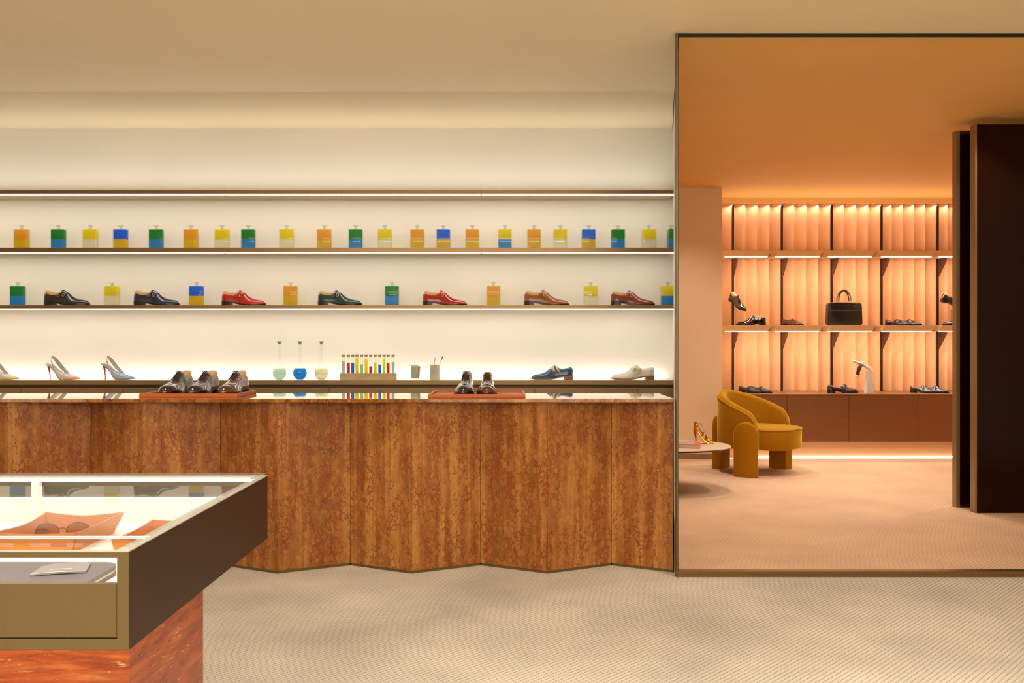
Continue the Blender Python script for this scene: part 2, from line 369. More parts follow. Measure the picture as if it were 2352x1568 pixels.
wb = root('wall_niche'); ZJ = PZ(777, YW)
sheet('panel', XL, 1.14, YW, YW + .03, ZJ, CEIL + .05, M_WALL, parent=wb)
sheet('panel', XL, 1.14, YW - .0006, YW + .03, ZD - .1, ZJ, M_WALL, parent=wb)
sheet('backing', XL, 1.14, YW + .03, YW + .1, 0, CEIL + .05, M_WALL, parent=wb)
dw = nb(); prism(dw, [(XP - .001, YP + .02), (XP + .012, YP + .02), (1.146, 6.2), (1.13, 6.2), (1.1262, 6.0)], 'z', 0, CEIL + .05)
o = obj('wall_divider', dw, M_WALL, sm=False); o['kind'] = 'structure'
sheet('wall_side_room_left', .15, .2, 6.15, 8.25, 0, CEIL + .05, M_WALL2)
sheet('wall_side_room_front', .2, 1.14, 6.105, 6.2, 0, CEIL + .05, M_WALL2)
# pillar wall with its metal skirting
YC = 8.22; XC = PX(1659, YC)
sheet('wall_side_room_return', .2, XC, YC, YF + .1, 0, CEIL + .05, M_WALL2)
sheet('baseboard_side_room', .2, XC + .004, YC - .012, YC, 0, PZ(1042, YC), M_BRONZE_C)
# frame of the opening
tr = root('trim_1')
obj('jamb', bx(XP + .001, XP + .008, YP - .02, YP + .03, 0, CEIL - .004), M_SATIN, tr, sm=False)
obj('seal', bx(XP + .008, XP + .0115, YP - .012, YP + .02, .026, CEIL - .004), M_DARK, tr, sm=False)
obj('header', bx(XP, XE, YP - .003, YP + .004, PZ(85.5, YP), CEIL - .0005), M_DARK, tr, sm=False)
obj('threshold', bx(XP + .009, XE, YP - .015, YP + .03, 0, PZ(1310, YP)), M_BRONZE, tr, sm=False)

# ------------------------------------------------------------------ far wall of the side room: folded panels, posts, valance
YFL = 8.965; per = 28 * 8.9 / F
wf = root('wall_far')
posts = [1684, 1796.5, 1911, 2025.5, 2154.5]
PXS = [PX(p, 8.85) for p in posts]
edges = [XC + .005]
bays = [XC + .005] + PXS + [XE - .02]
pl = []
for a, b in zip(bays, bays[1:]):
    n = max(1, round((b - a) / per)); pl += [(a + (b - a) * i / n, a + (b - a) * (i + 1) / n) for i in range(n)]
for a, b in pl:
    g = []; W = b - a
    for t, d in ((0, .0), (.04, .006), (.34, .052), (.38, .0565), (.42, .055), (.6, .036), (.8, .017), (.94, .003), (1, 0)):
        g.append((a + W * t * .995, YFL - .072 + d * 1.4))
    bmf = nb(); prism(bmf, g + [(b, YFL + .02), (a, YFL + .02)], 'z', PZ(903, 8.95) - .02, 2.53)
    obj('pleat', bmf, M_PLEAT, wf, ang=.35)
sheet('backing', XC, XE, YFL + .02, YF + .1, 0, CEIL + .05, M_WALL2, parent=wf)
sheet('trim_2', XC, XE, 8.84, 8.86, PZ(467, 8.85), CEIL, M_CEIL2)
for i, x in enumerate(PXS):
    o = obj('shelf_post', bx(x - .009, x + .009, 8.84 + .01, 8.875, .608, 2.50), M_POST, sm=False)
    tag(o, 'slim dark vertical post on the pleated wall, %s from the left' % ORD[i], 'post', 'shelf posts on the pleated wall')
# shelves
YSF = 8.56
rowz = [(PZ(575, YSF), PZ(588.5, YSF)), (PZ(747, YSF), PZ(760.5, YSF))]
led = [(1666, 1764), (1781, 1883), (1903.5, 2004), (2026, 2141), (2157, 2262)]
for r, (zt, zb) in enumerate(rowz):
    for i, (a, b) in enumerate(led):
        xa, xb = PX(a, YSF), PX(b, YSF)
        la = XC + .004 if i == 0 else (PX(led[i - 1][1], YSF) + xa) / 2
        lb = (xb + PX(led[i + 1][0], YSF)) / 2 if i < 4 else xb + .05
        t = thing('display_shelf', '%s peach display shelf with lit front edge on the pleated wall, %s from the left' % (['upper', 'lower'][r], ORD[i]), 'shelf', ((la + lb) / 2, 8.7, zb), group='%s row of shelves on the pleated wall' % ['upper', 'lower'][r])
        ox, oy, oz = (la + lb) / 2, 8.7, zb
        def pt(x, y, z): return (x - ox, y - oy, z - oz)
        top = [(xa + .02, YSF - .012), (xb + .035, YSF - .012), (lb - .001, YSF + .05), (lb - .001, 8.8495), (la + .001, 8.8495), (la + .001, YSF + .05)]
        bot = [(xa, YSF + .012), (xb, YSF + .012), (lb - .012, YSF + .07), (lb - .001, 8.8495), (la + .001, 8.8495), (la + .012, YSF + .07)]
        bm = nb(); loft(bm, [[pt(x, y, zb) for x, y in bot], [pt(x, y, zt - .006) for x, y in top], [pt(x, y, zt) for x, y in top]])
        obj('board', bm, mat('golden shelf leather', '#f0c48c', .5), t, sm=False)
        bm = nb(); box(bm, xa - ox + .002, xb - ox - .002, YSF + .010 - oy, YSF + .028 - oy, -.005, .004)
        obj('light_strip', bm, M_LEDW, t, sm=False)
        bm = nb(); prism(bm, [(8.655 - oy, -.001), (8.8495 - oy, -.001), (8.8495 - oy, -.175), (8.83 - oy, -.175), (8.655 - oy, -.012)], 'x', PXS[i] - ox - .004, PXS[i] - ox + .004)
        obj('bracket', bm, mat('brown bracket', '#5a3622', .45, .3), t, sm=False)
        area('display_shelf_light', ((xa + xb) / 2, YSF + .03, zb - .012), xb - xa, .02, 2.9, (1, .92, .78), (math.radians(16), 0, 0))
# low cabinets of the side room
YCB = 8.30; seams = [XC + .005, PX(1808, YCB), PX(1950, YCB), PX(2108, YCB), XE - .03]
zc0, zc1 = PZ(1014, YCB), PZ(905, YCB)
for i, (a, b) in enumerate(zip(seams, seams[1:])):
    t = thing('low_cabinet', '%s low copper brown wall-hung cabinet under the pleated wall, counted from the left' % ORD[i], 'cabinet', ((a + b) / 2, 8.6, zc0), group='low cabinets under the pleated wall')
    ww = (b - a) / 2 - .0015
    obj('carcass', bx(-ww, ww, YCB + .02 - 8.6, 8.915 - 8.6, 0, zc1 - zc0 - .012), M_COPPER, t, sm=False)
    obj('door', bx(-ww, ww, YCB - 8.6, YCB + .019 - 8.6, 0, zc1 - zc0 - .013), M_COPPER, t, sm=False)
o = obj('cabinet_top', bx(XC + .005, XE - .03, YCB - .002, 8.93, zc1 - .012, zc1), M_COPPER, sm=False)
tag(o, 'continuous copper brown top over the low cabinets', 'worktop')
sheet('baseboard_plinth', XC + .01, XE, 8.35, 8.5, 0, zc0, plaster('beige plinth', '#dcb088'))
o = obj('floor_light', bx(XC + .3, XE - .3, 8.335, 8.349, .001, .012), M_LEDW, sm=False); tag(o, 'glowing light line at the floor under the low cabinets', 'light strip')

# ------------------------------------------------------------------ black lacquered screens
def screen(label, x0, x1, y0, y1, z1, fr, face):
    t = thing('standing_screen', label, 'screen', (x0, y0, 0), group='dark standing screens')
    obj('frame', bx(0, .012, .001, y1 - y0, 0, z1), M_BRONZE_C, t, sm=False)
    if fr:
        obj('frame', bx(0, .024, -.004, .001, 0, z1), M_BRONZE_C, t, sm=False)
        obj('frame', bx(.024, x1 - x0, -.004, .01, z1 - fr, z1), M_BRONZE_D, t, sm=False)
        obj('frame', bx(.024, x1 - x0, -.004, .01, 0, .014), M_BRONZE_D, t, sm=False)
        obj('glass_panel', bx(.024, x1 - x0, .01, y1 - y0, .014, z1 - fr), face, t, sm=False)
    else: obj('glass_panel', bx(.012, x1 - x0, 0, y1 - y0, 0, z1), face, t, sm=False)
y1_ = 2220 / (1178 - 784)
screen('nearer tall dark lacquered screen cut by the frame edge at right', PX(2240, y1_), 4.3, y1_, y1_ + .06, PZ(285, y1_), 0, M_BLACKGL)
y2_ = 2220 / (1165 - 784)
screen('bronze framed tall dark screen behind the larger one', PX(2196, y2_), 4.3, y2_, y2_ + .05, PZ(300, y2_), .024, M_BLACKGL)

# ------------------------------------------------------------------ niche shelves and back counter
seg = [XL + .01, PX(515, YS), PX(1105, YS), XR]
for k, (zt, zb) in enumerate(SHZ):
    lab = ['empty top', 'middle, bottle filled', 'lowest, shoe and bottle filled'][k]
    t = thing('wall_shelf', '%s long bronze shelf with light strip on the cream wall' % lab, 'shelf', (0, YS, zb), group='long shelves on the cream wall')
    for a, b in zip(seg, seg[1:]):
        obj('fascia', bx(a, b - .0012, 0, .004, 0, zt - zb), M_BRONZE, t, sm=False)
        obj('shelf_board', bx(a, b - .0012, .0045, YW - YS, .006, zt - zb), mat('cream lacquer shelf', '#cdbb98', .45), t, sm=False)
        obj('light_strip', bx(a + .004, b - .006, .006, .018 + [.012, .002, .0][k], -.0045, .0055), M_LED, t, sm=False)
dz = PZ(891.6, YS)
t = thing('back_counter', 'long bronze edged counter top along the cream wall', 'worktop', (0, YS, ZD))
obj('fascia', bx(XL + .01, XR, 0, .006, PZ(883.3, YS) - ZD, 0), M_BRONZE_C, t, sm=False)
obj('top_board', bx(XL + .01, XR, .0065, YW - YS - .045, -.012, 0), mat('cream counter lacquer', '#d6c3a0', .18), t, sm=False)
obj('light_cover', bx(XL + .01, XR, YW - YS - .044, YW - YS - .038, -.03, .001), M_BRONZE, t, sm=False)
obj('light_strip', bx(XL + .02, XR - .01, YW - YS - .03, YW - YS - .006, -.03, -.016), M_LED, t, sm=False)
obj('recess', bx(XL + .01, XR, .03, .05, dz + .0008 - ZD, -.0125), M_BRONZE_D, t, sm=False)
dz = PZ(891.6, YS)
for i in range(14):
    a, b = PX(-72 + 118.2 * i, YS) + .0012, PX(-72 + 118.2 * (i + 1), YS) - .0012
    b = min(b, XR - .004)
    t = thing('base_cabinet', 'bronze base cabinet under the back counter, %s door top from the left' % ORD[i], 'cabinet', ((a + b) / 2, YS + .01, 0), group='base cabinets under the back counter')
    ww = (b - a) / 2
    obj('carcass', bx(-ww, ww, .02, YW - YS - .08, .05, dz - .004), M_BRONZE_D, t, sm=False)
    obj('door', bx(-ww, ww, 0, .019, .05, dz), M_BRONZE_C, t, sm=False)

# ------------------------------------------------------------------ marble bar
YR, YV = 2220 / 533.6, 2220 / 514.5
ZC1 = PZ(916, 4.14); ZC0 = PZ(923.6, 4.14); YCBK = (H - ZC1) * F / (903 - CY)
ridx = [PX(v, YR) for v in (945 - 309 * 4, 945 - 309 * 3, 945 - 309 * 2, 636, 945, 1257, 1569)]
nodes = []
for i, x in enumerate(ridx):
    nodes.append((x, YR))
    if i < len(ridx) - 1: nodes.append(((x + ridx[i + 1]) / 2, YV))
XCE = XP + .0006
t = thing('bar_counter', 'long folded amber marble bar counter with polished top', 'counter', (0, 4.3, 0))
kz = .013
for (xa, ya), (xb, yb) in zip(nodes, nodes[1:]):
    if xa > XCE: break
    if xb > XCE: yb = ya + (yb - ya) * (XCE - xa) / (xb - xa); xb = XCE
    d = Vector((xb - xa, yb - ya, 0)).normalized(); nrm = Vector((-d.y, d.x, 0))
    g = .0009
    A, B = Vector((xa, ya - 4.3, 0)) + d * g, Vector((xb, yb - 4.3, 0)) - d * g
    q = [(A.x, A.y), (B.x, B.y), (B.x + nrm.x * .02 - d.x * .004, B.y + nrm.y * .02), (A.x + nrm.x * .02 + d.x * .004, A.y + nrm.y * .02)]
    bm = nb(); prism(bm, q, 'z', kz + .001, ZC0 - .001); obj('stone_panel', bm, M_MARBLE, t, sm=False)
    A2, B2 = A + nrm * .006, B + nrm * .006
    q = [(A2.x, A2.y), (B2.x, B2.y), (B2.x + nrm.x * .01, B2.y + nrm.y * .01), (A2.x + nrm.x * .01, A2.y + nrm.y * .01)]
    bm = nb(); prism(bm, q, 'z', 0, kz); obj('kickplate', bm, M_SATIN, t, sm=False)
slab = marble.__call__() if False else None
def polished_marble():
    m = M_MARBLE.copy(); m.name = 'polished marble top'
    b = m.node_tree.nodes['Principled BSDF']; b.inputs['Roughness'].default_value = .04; b.inputs['Specular IOR Level'].default_value = .9
    b.inputs['Coat Weight'].default_value = 1; b.inputs['Coat Roughness'].default_value = .02; b.inputs['Coat IOR'].default_value = 1.9
    return m
obj('counter_slab', bx(ridx[0], XCE, 4.14 - 4.3, YCBK - 4.3, ZC0, ZC1, bev=.001, seg=1), polished_marble(), t, sm=False)
obj('body', bx(ridx[0], XCE, YV + .03 - 4.3, YCBK - .02 - 4.3, .0, ZC0 - .002), M_DARK, t, sm=False)

# ------------------------------------------------------------------ shoes
BT = dict(
 monk=dict(t=([0, .03, .1, .2, .3, .36, .42, .47, .55, .62, .7, .8, .88, .94, .975, 1], [.24, .295, .29, .272, .268, .30, .348, .332, .268, .212, .170, .142, .130, .112, .088, .055])),
 oxford=dict(t=([0, .03, .1, .2, .28, .36, .42, .5, .58, .66, .74, .82, .9, .95, .98, 1], [.26, .32, .31, .285, .30, .37, .385, .33, .27, .225, .195, .18, .165, .14, .10, .06])),
 loafer=dict(t=([0, .03, .1, .2, .3, .38, .44, .5, .56, .64, .72, .8, .88, .94, .975, 1], [.22, .265, .25, .215, .20, .205, .26, .275, .24, .2, .172, .155, .14, .12, .09, .055])))
_b = herm([0, .1, .22, .32, .45, .6, .75, .9, 1], [.095, .095, .09, .075, .045, .026, .024, .032, .045])
_w0 = herm([0, .02, .06, .12, .2, .32, .42, .52, .62, .7, .78, .86, .92, .96, .985, 1], [.02, .058, .088, .104, .108, .10, .104, .128, .152, .158, .15, .125, .095, .066, .042, .012])
def fprof(s, a):
    heel = max(0, min(1, (.42 - s) / .12)); toe = max(0, min(1, (s - .62) / .2))
    n = 5.5 * heel + 2.1 * toe + 1.75 * (1 - heel) * (1 - toe); m = 2.6 * heel + 2.0 * toe + 1.25 * (1 - heel) * (1 - toe)
    top = (1 - min(a, 1) ** n) ** (1 / m)
    lean = 1 - .22 * a * heel
    return top * lean * (.94 + .06 * min(1, a * 8))
def shoe(name, label, loc, rotz, M_up, style='monk', L=.3, side=-1, sole=None, heel=None, tree=M_TAN, straps=None, buckle=M_GOLD, group=None,
         laces=None, capdark=None, rot=None, cat='shoe', hs=1.0, ws=1.0, liningm=None, tassel=None):
    sole = sole or M_SOLE_BLK; heel = heel or sole
    tf = herm(*BT[style]['t'])
    T = lambda s: tf(s) * hs
    _w = lambda s: _w0(s) * ws
    t = thing(name, label, cat, loc, rotz, group, rot=rot)
    cx_ = L / 2
    def S(s, a, sd, off=0):
        b, tp, w_ = _b(s), T(s), _w(s); aa = min(max(a, 0), 1)
        return Vector((s * L - cx_, sd * w_ * fprof(s, aa) * L, (b + (tp - b) * aa) * L))
    def Nn(s, a, sd):
        e = .012; a1, a2 = min(a + e, 1), max(a - e, 0); s1, s2 = min(s + e, 1), max(s - e, 0)
        n_ = (S(s1, a, sd) - S(s2, a, sd)).cross(S(s, a1, sd) - S(s, a2, sd)); n_ = n_.normalized() if n_.length > 1e-12 else Vector((0, 0, 1))
        c_ = Vector((0, 0, _b(s) * L)); q = S(s, a, sd); q = Vector((0, q.y, q.z - c_.z - .01))
        return n_ if n_.dot(q) >= 0 else -n_
    st = [0, .008, .02, .04, .07, .11, .16, .22, .28, .33, .37, .41, .45, .49, .53, .58, .63, .68, .73, .78, .83, .88, .92, .95, .97, .985, .995, 1]
    al = [0, .06, .15, .28, .42, .56, .68, .78, .86, .92, .96, .985, 1]
    rings = [[tuple(S(s, a, -1)) for a in al] + [tuple(S(s, a, 1)) for a in al[::-1][1:]] for s in st]
    obj('upper', loft(nb(), rings), M_up, t, ang=1.2)
    # sole: welt following the bottom line, thinner under the arch
    def solering(s, ex, z0, z1): 
        w_ = (_w(s) + ex) * L; x = s * L - cx_
        return [(x, -w_, z0), (x, w_, z0), (x, w_, z1), (x, -w_, z1)]
    sr = []
    for s in [-.008, 0, .02, .06, .12, .2, .25, .32, .4, .5, .6, .7, .78, .86, .92, .96, .985, 1.0, 1.012]:
        sc_ = min(max(s, 0), 1); z1 = (_b(sc_) + .006) * L; z0 = (_b(sc_) - (.026 if s > .24 else .02)) * L
        r_ = solering(s if 0 <= s <= 1 else sc_, .010 if .35 < s < .97 else .006, max(z0, .0), z1)
        r_ = [(s * L - cx_, p[1] * (1 if 0 <= s <= 1 else .6), p[2]) for p in r_]; sr.append(r_)
    obj('sole', loft(nb(), sr), sole, t, sm=False)
    hr = []
    for s in (-.006, .0, .02, .06, .12, .18, .215):
        sc_ = max(s, 0); w_ = (_w(sc_) + .004) * L * (.7 if s < 0 else 1)
        hr.append([(s * L - cx_, -w_, 0), (s * L - cx_, w_, 0), (s * L - cx_, w_, (_b(sc_) - .018) * L), (s * L - cx_, -w_, (_b(sc_) - .018) * L)])
    obj('heel', loft(nb(), hr), heel, t, sm=False)
    if tree is not None:
        hi = {'monk': ([.03, .07, .16, .26, .35], [.325, .345, .325, .312, .30]), 'oxford': ([.03, .08, .16, .24, .33], [.36, .395, .385, .35, .33]), 'loafer': ([.05, .12, .22, .32, .42], [.262, .25, .222, .212, .215])}[style]
        hf = herm(*hi); rr = []
        k0, k1 = hi[0][0], hi[0][-1]
        for i in range(11):
            s = k0 + (k1 - k0) * i / 10; e = math.sin(PI * min(max(i / 10, .06), .94)) ** .4; w_ = _w(max(s, .03)) * L * .74 * e; z0 = (_b(s) + .1) * L; z1 = hf(s) * hs * L
            x = s * L - cx_
            rr.append([(x, -w_, z0), (x, -w_ * .95, z1 - .012), (x, -w_ * .82, z1 - .003), (x, -w_ * .5, z1), (x, w_ * .5, z1), (x, w_ * .82, z1 - .003), (x, w_ * .95, z1 - .012), (x, w_, z0)])
        obj('shoe_tree' if style != 'loafer' else 'lining', loft(nb(), rr), liningm or tree, t, ang=1)
    def patch(nm, pa, pb, wd, m, off=.0016, parent=t, n=9, both=False):
        """strap from (s,a) pa to pb across the surface; a > 1 wraps over the top"""
        rs = []
        for i in range(n + 1):
            f = i / n; s = pa[0] + (pb[0] - pa[0]) * f; a = pa[1] + (pb[1] - pa[1]) * f
            sd = side if a <= 1 else -side; aa = a if a <= 1 else 2 - a
            row = []
            for j in (-1, 0, 1):
                sj = s + wd * j; q = S(sj, aa, sd); nn = Nn(sj, aa, sd); row.append((q, nn))
            k = off + .0008
            rs.append([tuple(row[0][0]), tuple(row[0][0] + row[0][1] * k), tuple(row[1][0] + row[1][1] * (k + .0006)), tuple(row[2][0] + row[2][1] * k), tuple(row[2][0])])
        return obj(nm, loft(nb(), rs), m, parent, ang=1)
    if style == 'monk':
        sm_ = straps or M_up
        for (pa, pb) in (((.425, 1.12), (.335, .55)), ((.53, 1.12), (.44, .50))):
            stp = patch('strap', pa, pb, .030, sm_, .0028)
            s, a = pb[0] + .018, pb[1] + .13
            q = S(s, a, side) + Nn(s, a, side) * .0052
            tu = (S(pa[0], min(1, a + .15), side) - S(s - .01, a, side)).normalized(); nn = Nn(s, a, side); tv = tu.cross(nn).normalized()
            bm = nb(); hw, hl = .0098, .0072
            cs = [q + tv * hw * i + tu * hl * j for i, j in ((-1, -1), (1, -1), (1, 1), (-1, 1), (-1, -1))]
            for c0, c1 in zip(cs, cs[1:]): tube(bm, [c0, c1], .0013, 6)
            tube(bm, [q - tu * hl, q + tu * hl], .001, 6)
            obj('buckle', bm, buckle, stp)
    if style == 'monk':
        for pth in (((.36, .93), (.335, .8), (.31, .62), (.33, .45), (.40, .30), (.47, .22), (.53, .06)), ((.02, .55), (.08, .60), (.085, .3), (.08, .05))):
            for sd in (-1, 1):
                obj('seam', tube(nb(), bez([S(s, a, sd) + Nn(s, a, sd) * .0005 for s, a in pth], 4), .0008, 5), mat('dark seam', '#0c0806', .5), t)
    if style == 'oxford':
        lm = laces or M_SOLE_BLK
        patch('tongue', (.47, .86), (.47, 1.14), .12, mat('dark brown tongue', '#3a170c', .35, coat=.3), .0005)
        for s in (.39, .43, .47, .51, .55):
            pts = [S(s, a, -1) + Nn(s, a, -1) * .003 for a in (.80, .88, .95)] + [S(s, 1, 1) + Vector((0, 0, .0035))] + [S(s, a, 1) + Nn(s, a, 1) * .003 for a in (.95, .88, .80)]
            obj('lace', tube(nb(), pts, .0016, 6), lm, t)
        q = S(.385, 1, 1) + Vector((0, 0, .004))
        bm = nb()
        for sd in (-1, 1):
            tube(bm, bez([q, q + Vector((.006, sd * .009, .002)), q + Vector((.014, sd * .014, -.004)), q + Vector((.010, sd * .006, -.003)), q], 5), .0014, 6)
        obj('lace_bow', bm, lm, t)
        for s in ((.80,) if capdark else ()):
            pts = [S(s - .03 * (1 - a), a, -1) + Nn(s, a, -1) * .0006 for a in (.04, .2, .4, .6, .8, .93)] + [S(s, 1, 1)] + [S(s - .03 * (1 - a), a, 1) + Nn(s, a, 1) * .0006 for a in (.93, .8, .6, .4, .2, .04)]
            obj('toe_cap_seam', tube(nb(), pts, .0014, 6), capdark, t)
        for sd in (-1, 1):
            pts = [S(s, a, sd) + Nn(s, a, sd) * .0004 for s, a in ((.36, .9), (.42, .78), (.5, .72), (.57, .7), (.61, .85))]
            obj('facing_seam', tube(nb(), pts, .0009, 5), lm, t)
    if style == 'loafer':
        patch('saddle_strap', (.50, .42), (.50, 1.58), .035, M_up, .002)
        if tassel:
            for dy in (-.006, .006):
                q = S(.52, 1, 1)
                obj('tassel', tube(nb(), [q + Vector((0, dy, .003)), q + Vector((.012, dy * 1.8, .001)), q + Vector((.026, dy * 2.6, -.007))], [.0025, .003, .0045], 8), tassel, t)
    return t

leather = lambda n, c, r=.28, coat=.6: mat(n, c, r, 0, coat)
L_BLK = leather('black brown polished calf', '#1c120e'); L_NAVY = leather('navy polished calf', '#101836'); L_RED = leather('red polished calf', '#b41810')
L_GREEN = leather('dark green polished calf', '#0e3530'); L_RED2 = leather('deep red patent', '#a8100c', .12, 1); L_TAN = leather('tan brown calf', '#96501c')
L_CHEST = leather('chestnut red calf', '#7e2a16'); L_BLUE = leather('petrol blue calf', '#16486e'); L_WHITE = leather('white calf', '#d9d2c8', .4, .2)
L_BROWN = leather('glossy dark brown calf', '#2e0f0a', .16, .8)
L_BROWN2 = mat('dark brown crocodile calf', '#2c0e0a', .2, 0, .8, bump=.9, scale=70); L_BRZ = leather('polished brown calf', '#5a2b16', .16, 1)
YI = 5.83
# row of shoes on the lowest shelf
ZS3 = SHZ[2][0]
for x, nm, m, lb, L in ((154, 'monk_shoe', L_BLK, 'black brown double-buckle monk shoe, leftmost on the lowest long shelf', .303), (359.7, 'monk_shoe', L_NAVY, 'navy double-buckle monk shoe between yellow and blue bottles', .302),
                     (560, 'monk_shoe', L_RED, 'bright red double-buckle monk shoe beside the blue and yellow bottle', .293), (781, 'monk_shoe', L_GREEN, 'dark green double-buckle monk shoe between orange and green bottles', .293),
                     (1021.5, 'monk_shoe', L_RED2, 'deep red patent double-buckle monk shoe right of the green bottle', .292), (1255.5, 'monk_shoe', L_TAN, 'tan brown double-buckle monk shoe right of the orange bottle', .299),
                     (1453.5, 'monk_shoe', L_CHEST, 'chestnut double-buckle monk shoe near the right end of the lowest long shelf', .29)):
    shoe(nm, lb, (PX(x, YI), YI, ZS3), 0, m, 'monk', L, -1, group='monk shoes on the lowest long shelf')
M_STRAPW = mat('cream contrast strap', '#e2d6c2', .4); M_TANSOLE = mat('tan sole edge', '#9c6a3c', .4)
shoe('monk_shoe', 'petrol blue monk shoe with cream straps on the back counter', (PX(1268, YI), YI, ZD), PI, L_BLUE, 'monk', .28, 1, sole=M_TANSOLE, heel=M_SOLE_BR, tree=None, straps=M_STRAPW)
shoe('monk_shoe', 'white monk shoe with brown heel at the right end of the back counter', (PX(1453.5, YI), YI, ZD), PI, L_WHITE, 'monk', .287, 1, sole=M_TANSOLE, heel=M_SOLE_BR, tree=None, straps=M_STRAPW)

# trays on the bar
def tray(label, xa, xb, ya, yb, z, h):
    t = thing('leather_tray', label, 'tray', ((xa + xb) / 2, (ya + yb) / 2, z), group='leather trays on the marble bar')
    a, b = (xb - xa) / 2, (yb - ya) / 2; e = .012
    obj('base', bx(-a + e + .0003, a - e - .0003, -b + e + .0003, b - e - .0003, .0, .007), mat('pinkish tray base', '#b06e48', .45), t, sm=False)
    obj('rim', bx(-a, a, -b, -b + e, 0, h, bev=.0015, seg=1), M_TRAY, t, sm=False)
    obj('rim', bx(-a, a, b - e, b, 0, h, bev=.0015, seg=1), M_TRAY, t, sm=False)
    obj('rim', bx(-a, -a + e, -b + e, b - e, 0, h, bev=.0015, seg=1), M_TRAY, t, sm=False)
    obj('rim', bx(a - e, a, -b + e, b - e, 0, h, bev=.0015, seg=1), M_TRAY, t, sm=False)
    return t
Yt = (H - ZC1) * F / 128.4
tray('orange leather tray under three dark shoes on the bar', PX(319, Yt), PX(545.5, Yt), Yt, 4.57, ZC1, .0185)
Yt2 = (H - ZC1) * F / 130
tray('orange leather tray under two shoes seen from the front', PX(982.5, Yt2), PX(1206.8, Yt2), Yt2, 4.57, ZC1, .0185)
ZT = ZC1 + .0075; YSH = 4.43
for x, r, m, lb, cap in ((405, -97, L_BROWN, 'glossy dark brown lace-up shoe, first on the three-shoe tray', None), (466, -97, L_BROWN2, 'dark crocodile lace-up shoe in the middle of the three-shoe tray', None),
                    (536, -96, L_BRZ, 'cap-toe dark brown lace-up shoe, last on the three-shoe tray', M_SOLE_BLK)):
    shoe('lace_up_shoe', lb, (PX(x, YSH), YSH, ZT), math.radians(r), m, 'oxford', .285, 1, laces=M_SOLE_BLK, capdark=cap, group='dark shoes on the three-shoe tray', hs=1.02, ws=1.2)
shoe('lace_up_shoe', 'dark brown lace-up shoe at left on the two-shoe tray', (PX(1069, YSH), YSH, ZT), math.radians(-93), L_BROWN, 'oxford', .28, 1, laces=M_SOLE_BLK, group='shoes on the two-shoe tray', hs=1.0, ws=1.14)
shoe('lace_up_shoe', 'lighter brown derby shoe at right on the two-shoe tray', (PX(1119, YSH), YSH, ZT), math.radians(-90), L_BRZ, 'oxford', .27, 1, laces=mat('brown lace', '#3c1c10', .6), capdark=M_SOLE_BLK, group='shoes on the two-shoe tray', hs=1.0, ws=1.2)

# side room shoes
YQ = 8.66; zs2 = rowz[1][0]; LQ = .285
L_DK = leather('black brown patent', '#140a08', .15, 1); L_DKL = leather('dark brown loafer calf', '#2e140c', .3, .5); L_PUR = leather('aubergine calf', '#22141c', .3, .5)
L_RUST = mat('rust red lining', '#a83c14', .55); L_BRL = leather('brown loafer calf', '#5a2410', .3, .5)
shoe('monk_shoe', 'black patent monk shoe beside the display rod on the lower peach shelf', (PX(1725, YQ), YQ, zs2), PI, L_DK, 'monk', .292, 1, buckle=M_SILVER)
shoe('loafer', 'small brown loafer alone on the second lower peach shelf', (PX(1822, YQ), YQ + .02, zs2), math.radians(-58), L_BRL, 'loafer', .26, 1, liningm=L_DKL, cat='shoe')
for dx, l in ((-13, 'left'), (13, 'right')):
    shoe('loafer', 'aubergine loafer with rust lining, %s of the pair on the lower peach shelf' % l, (PX(2075 + dx, YQ), YQ + .0 - dx * .0012, zs2), math.radians(-50), L_PUR, 'loafer', .24, -1, liningm=L_RUST, group='loafer pair on the lower peach shelf')
YQ2 = 8.50; zq = zc1
for dx, l in ((-15, 'left'), (12, 'right')):
    shoe('loafer', 'dark matte loafer, %s of the pair behind the yellow armchair' % l, (PX(1738 + dx, YQ2), YQ2 + .02, zq), math.radians(-48), mat('dark suede', '#26150f', .6), 'loafer', .24, -1, liningm=L_DKL, group='loafer pair behind the armchair')
shoe('loafer', 'single dark loafer with red lining beside the white belt stand', (PX(1936, YQ2), YQ2, zq), 0, L_DKL, 'loafer', .30, -1, liningm=L_RUST, tassel=L_DKL)
for dx, l in ((-14, 'left'), (14, 'right')):
    shoe('loafer', 'tasselled dark loafer, %s of the pair at the right cabinet end' % l, (PX(2137 + dx, YQ2), YQ2 + .02, zq), math.radians(-48), L_PUR, 'loafer', .25, -1, liningm=L_RUST, tassel=L_NAVY, group='tasselled loafer pair on the low cabinets')
def rod_stand(label, x, z0, h, tilt):
    t = thing('shoe_rod', label, 'display stand', (x, YQ + .04, z0), group='slim rods holding shoes')
    obj('foot', lathe(nb(), [(.028, 0), (.028, .003), (.004, .005)], 20), M_GOLD, t)
    obj('rod', tube(nb(), [(0, 0, .003), (0, 0, h)], .0035, 8), M_GOLD, t)
    obj('cradle', bx(-.012, .012, -.025, .02, h, h + .004), M_GOLD, t, sm=False)
xr = PX(1691, YQ); rod_stand('slim gold rod holding a shoe above the lower peach shelf at left', xr, zs2, .155, 0)
shoe('monk_shoe', 'black patent monk shoe tipped toe down on the gold rod at left', (xr + .01, YQ - .0, zs2 + .20), 0, L_DK, 'monk', .28, 1, buckle=M_SILVER, rot=(math.radians(4), math.radians(28), math.radians(-66)))
xr2 = PX(2190, YQ); rod_stand('slim gold rod half hidden by the dark screen', xr2, zs2, .155, 0)
shoe('monk_shoe', 'black patent shoe tipped on the rod beside the dark screen', (xr2 + .0, YQ, zs2 + .195), 0, L_DK, 'monk', .28, -1, buckle=M_SILVER, rot=(0, math.radians(20), 0))
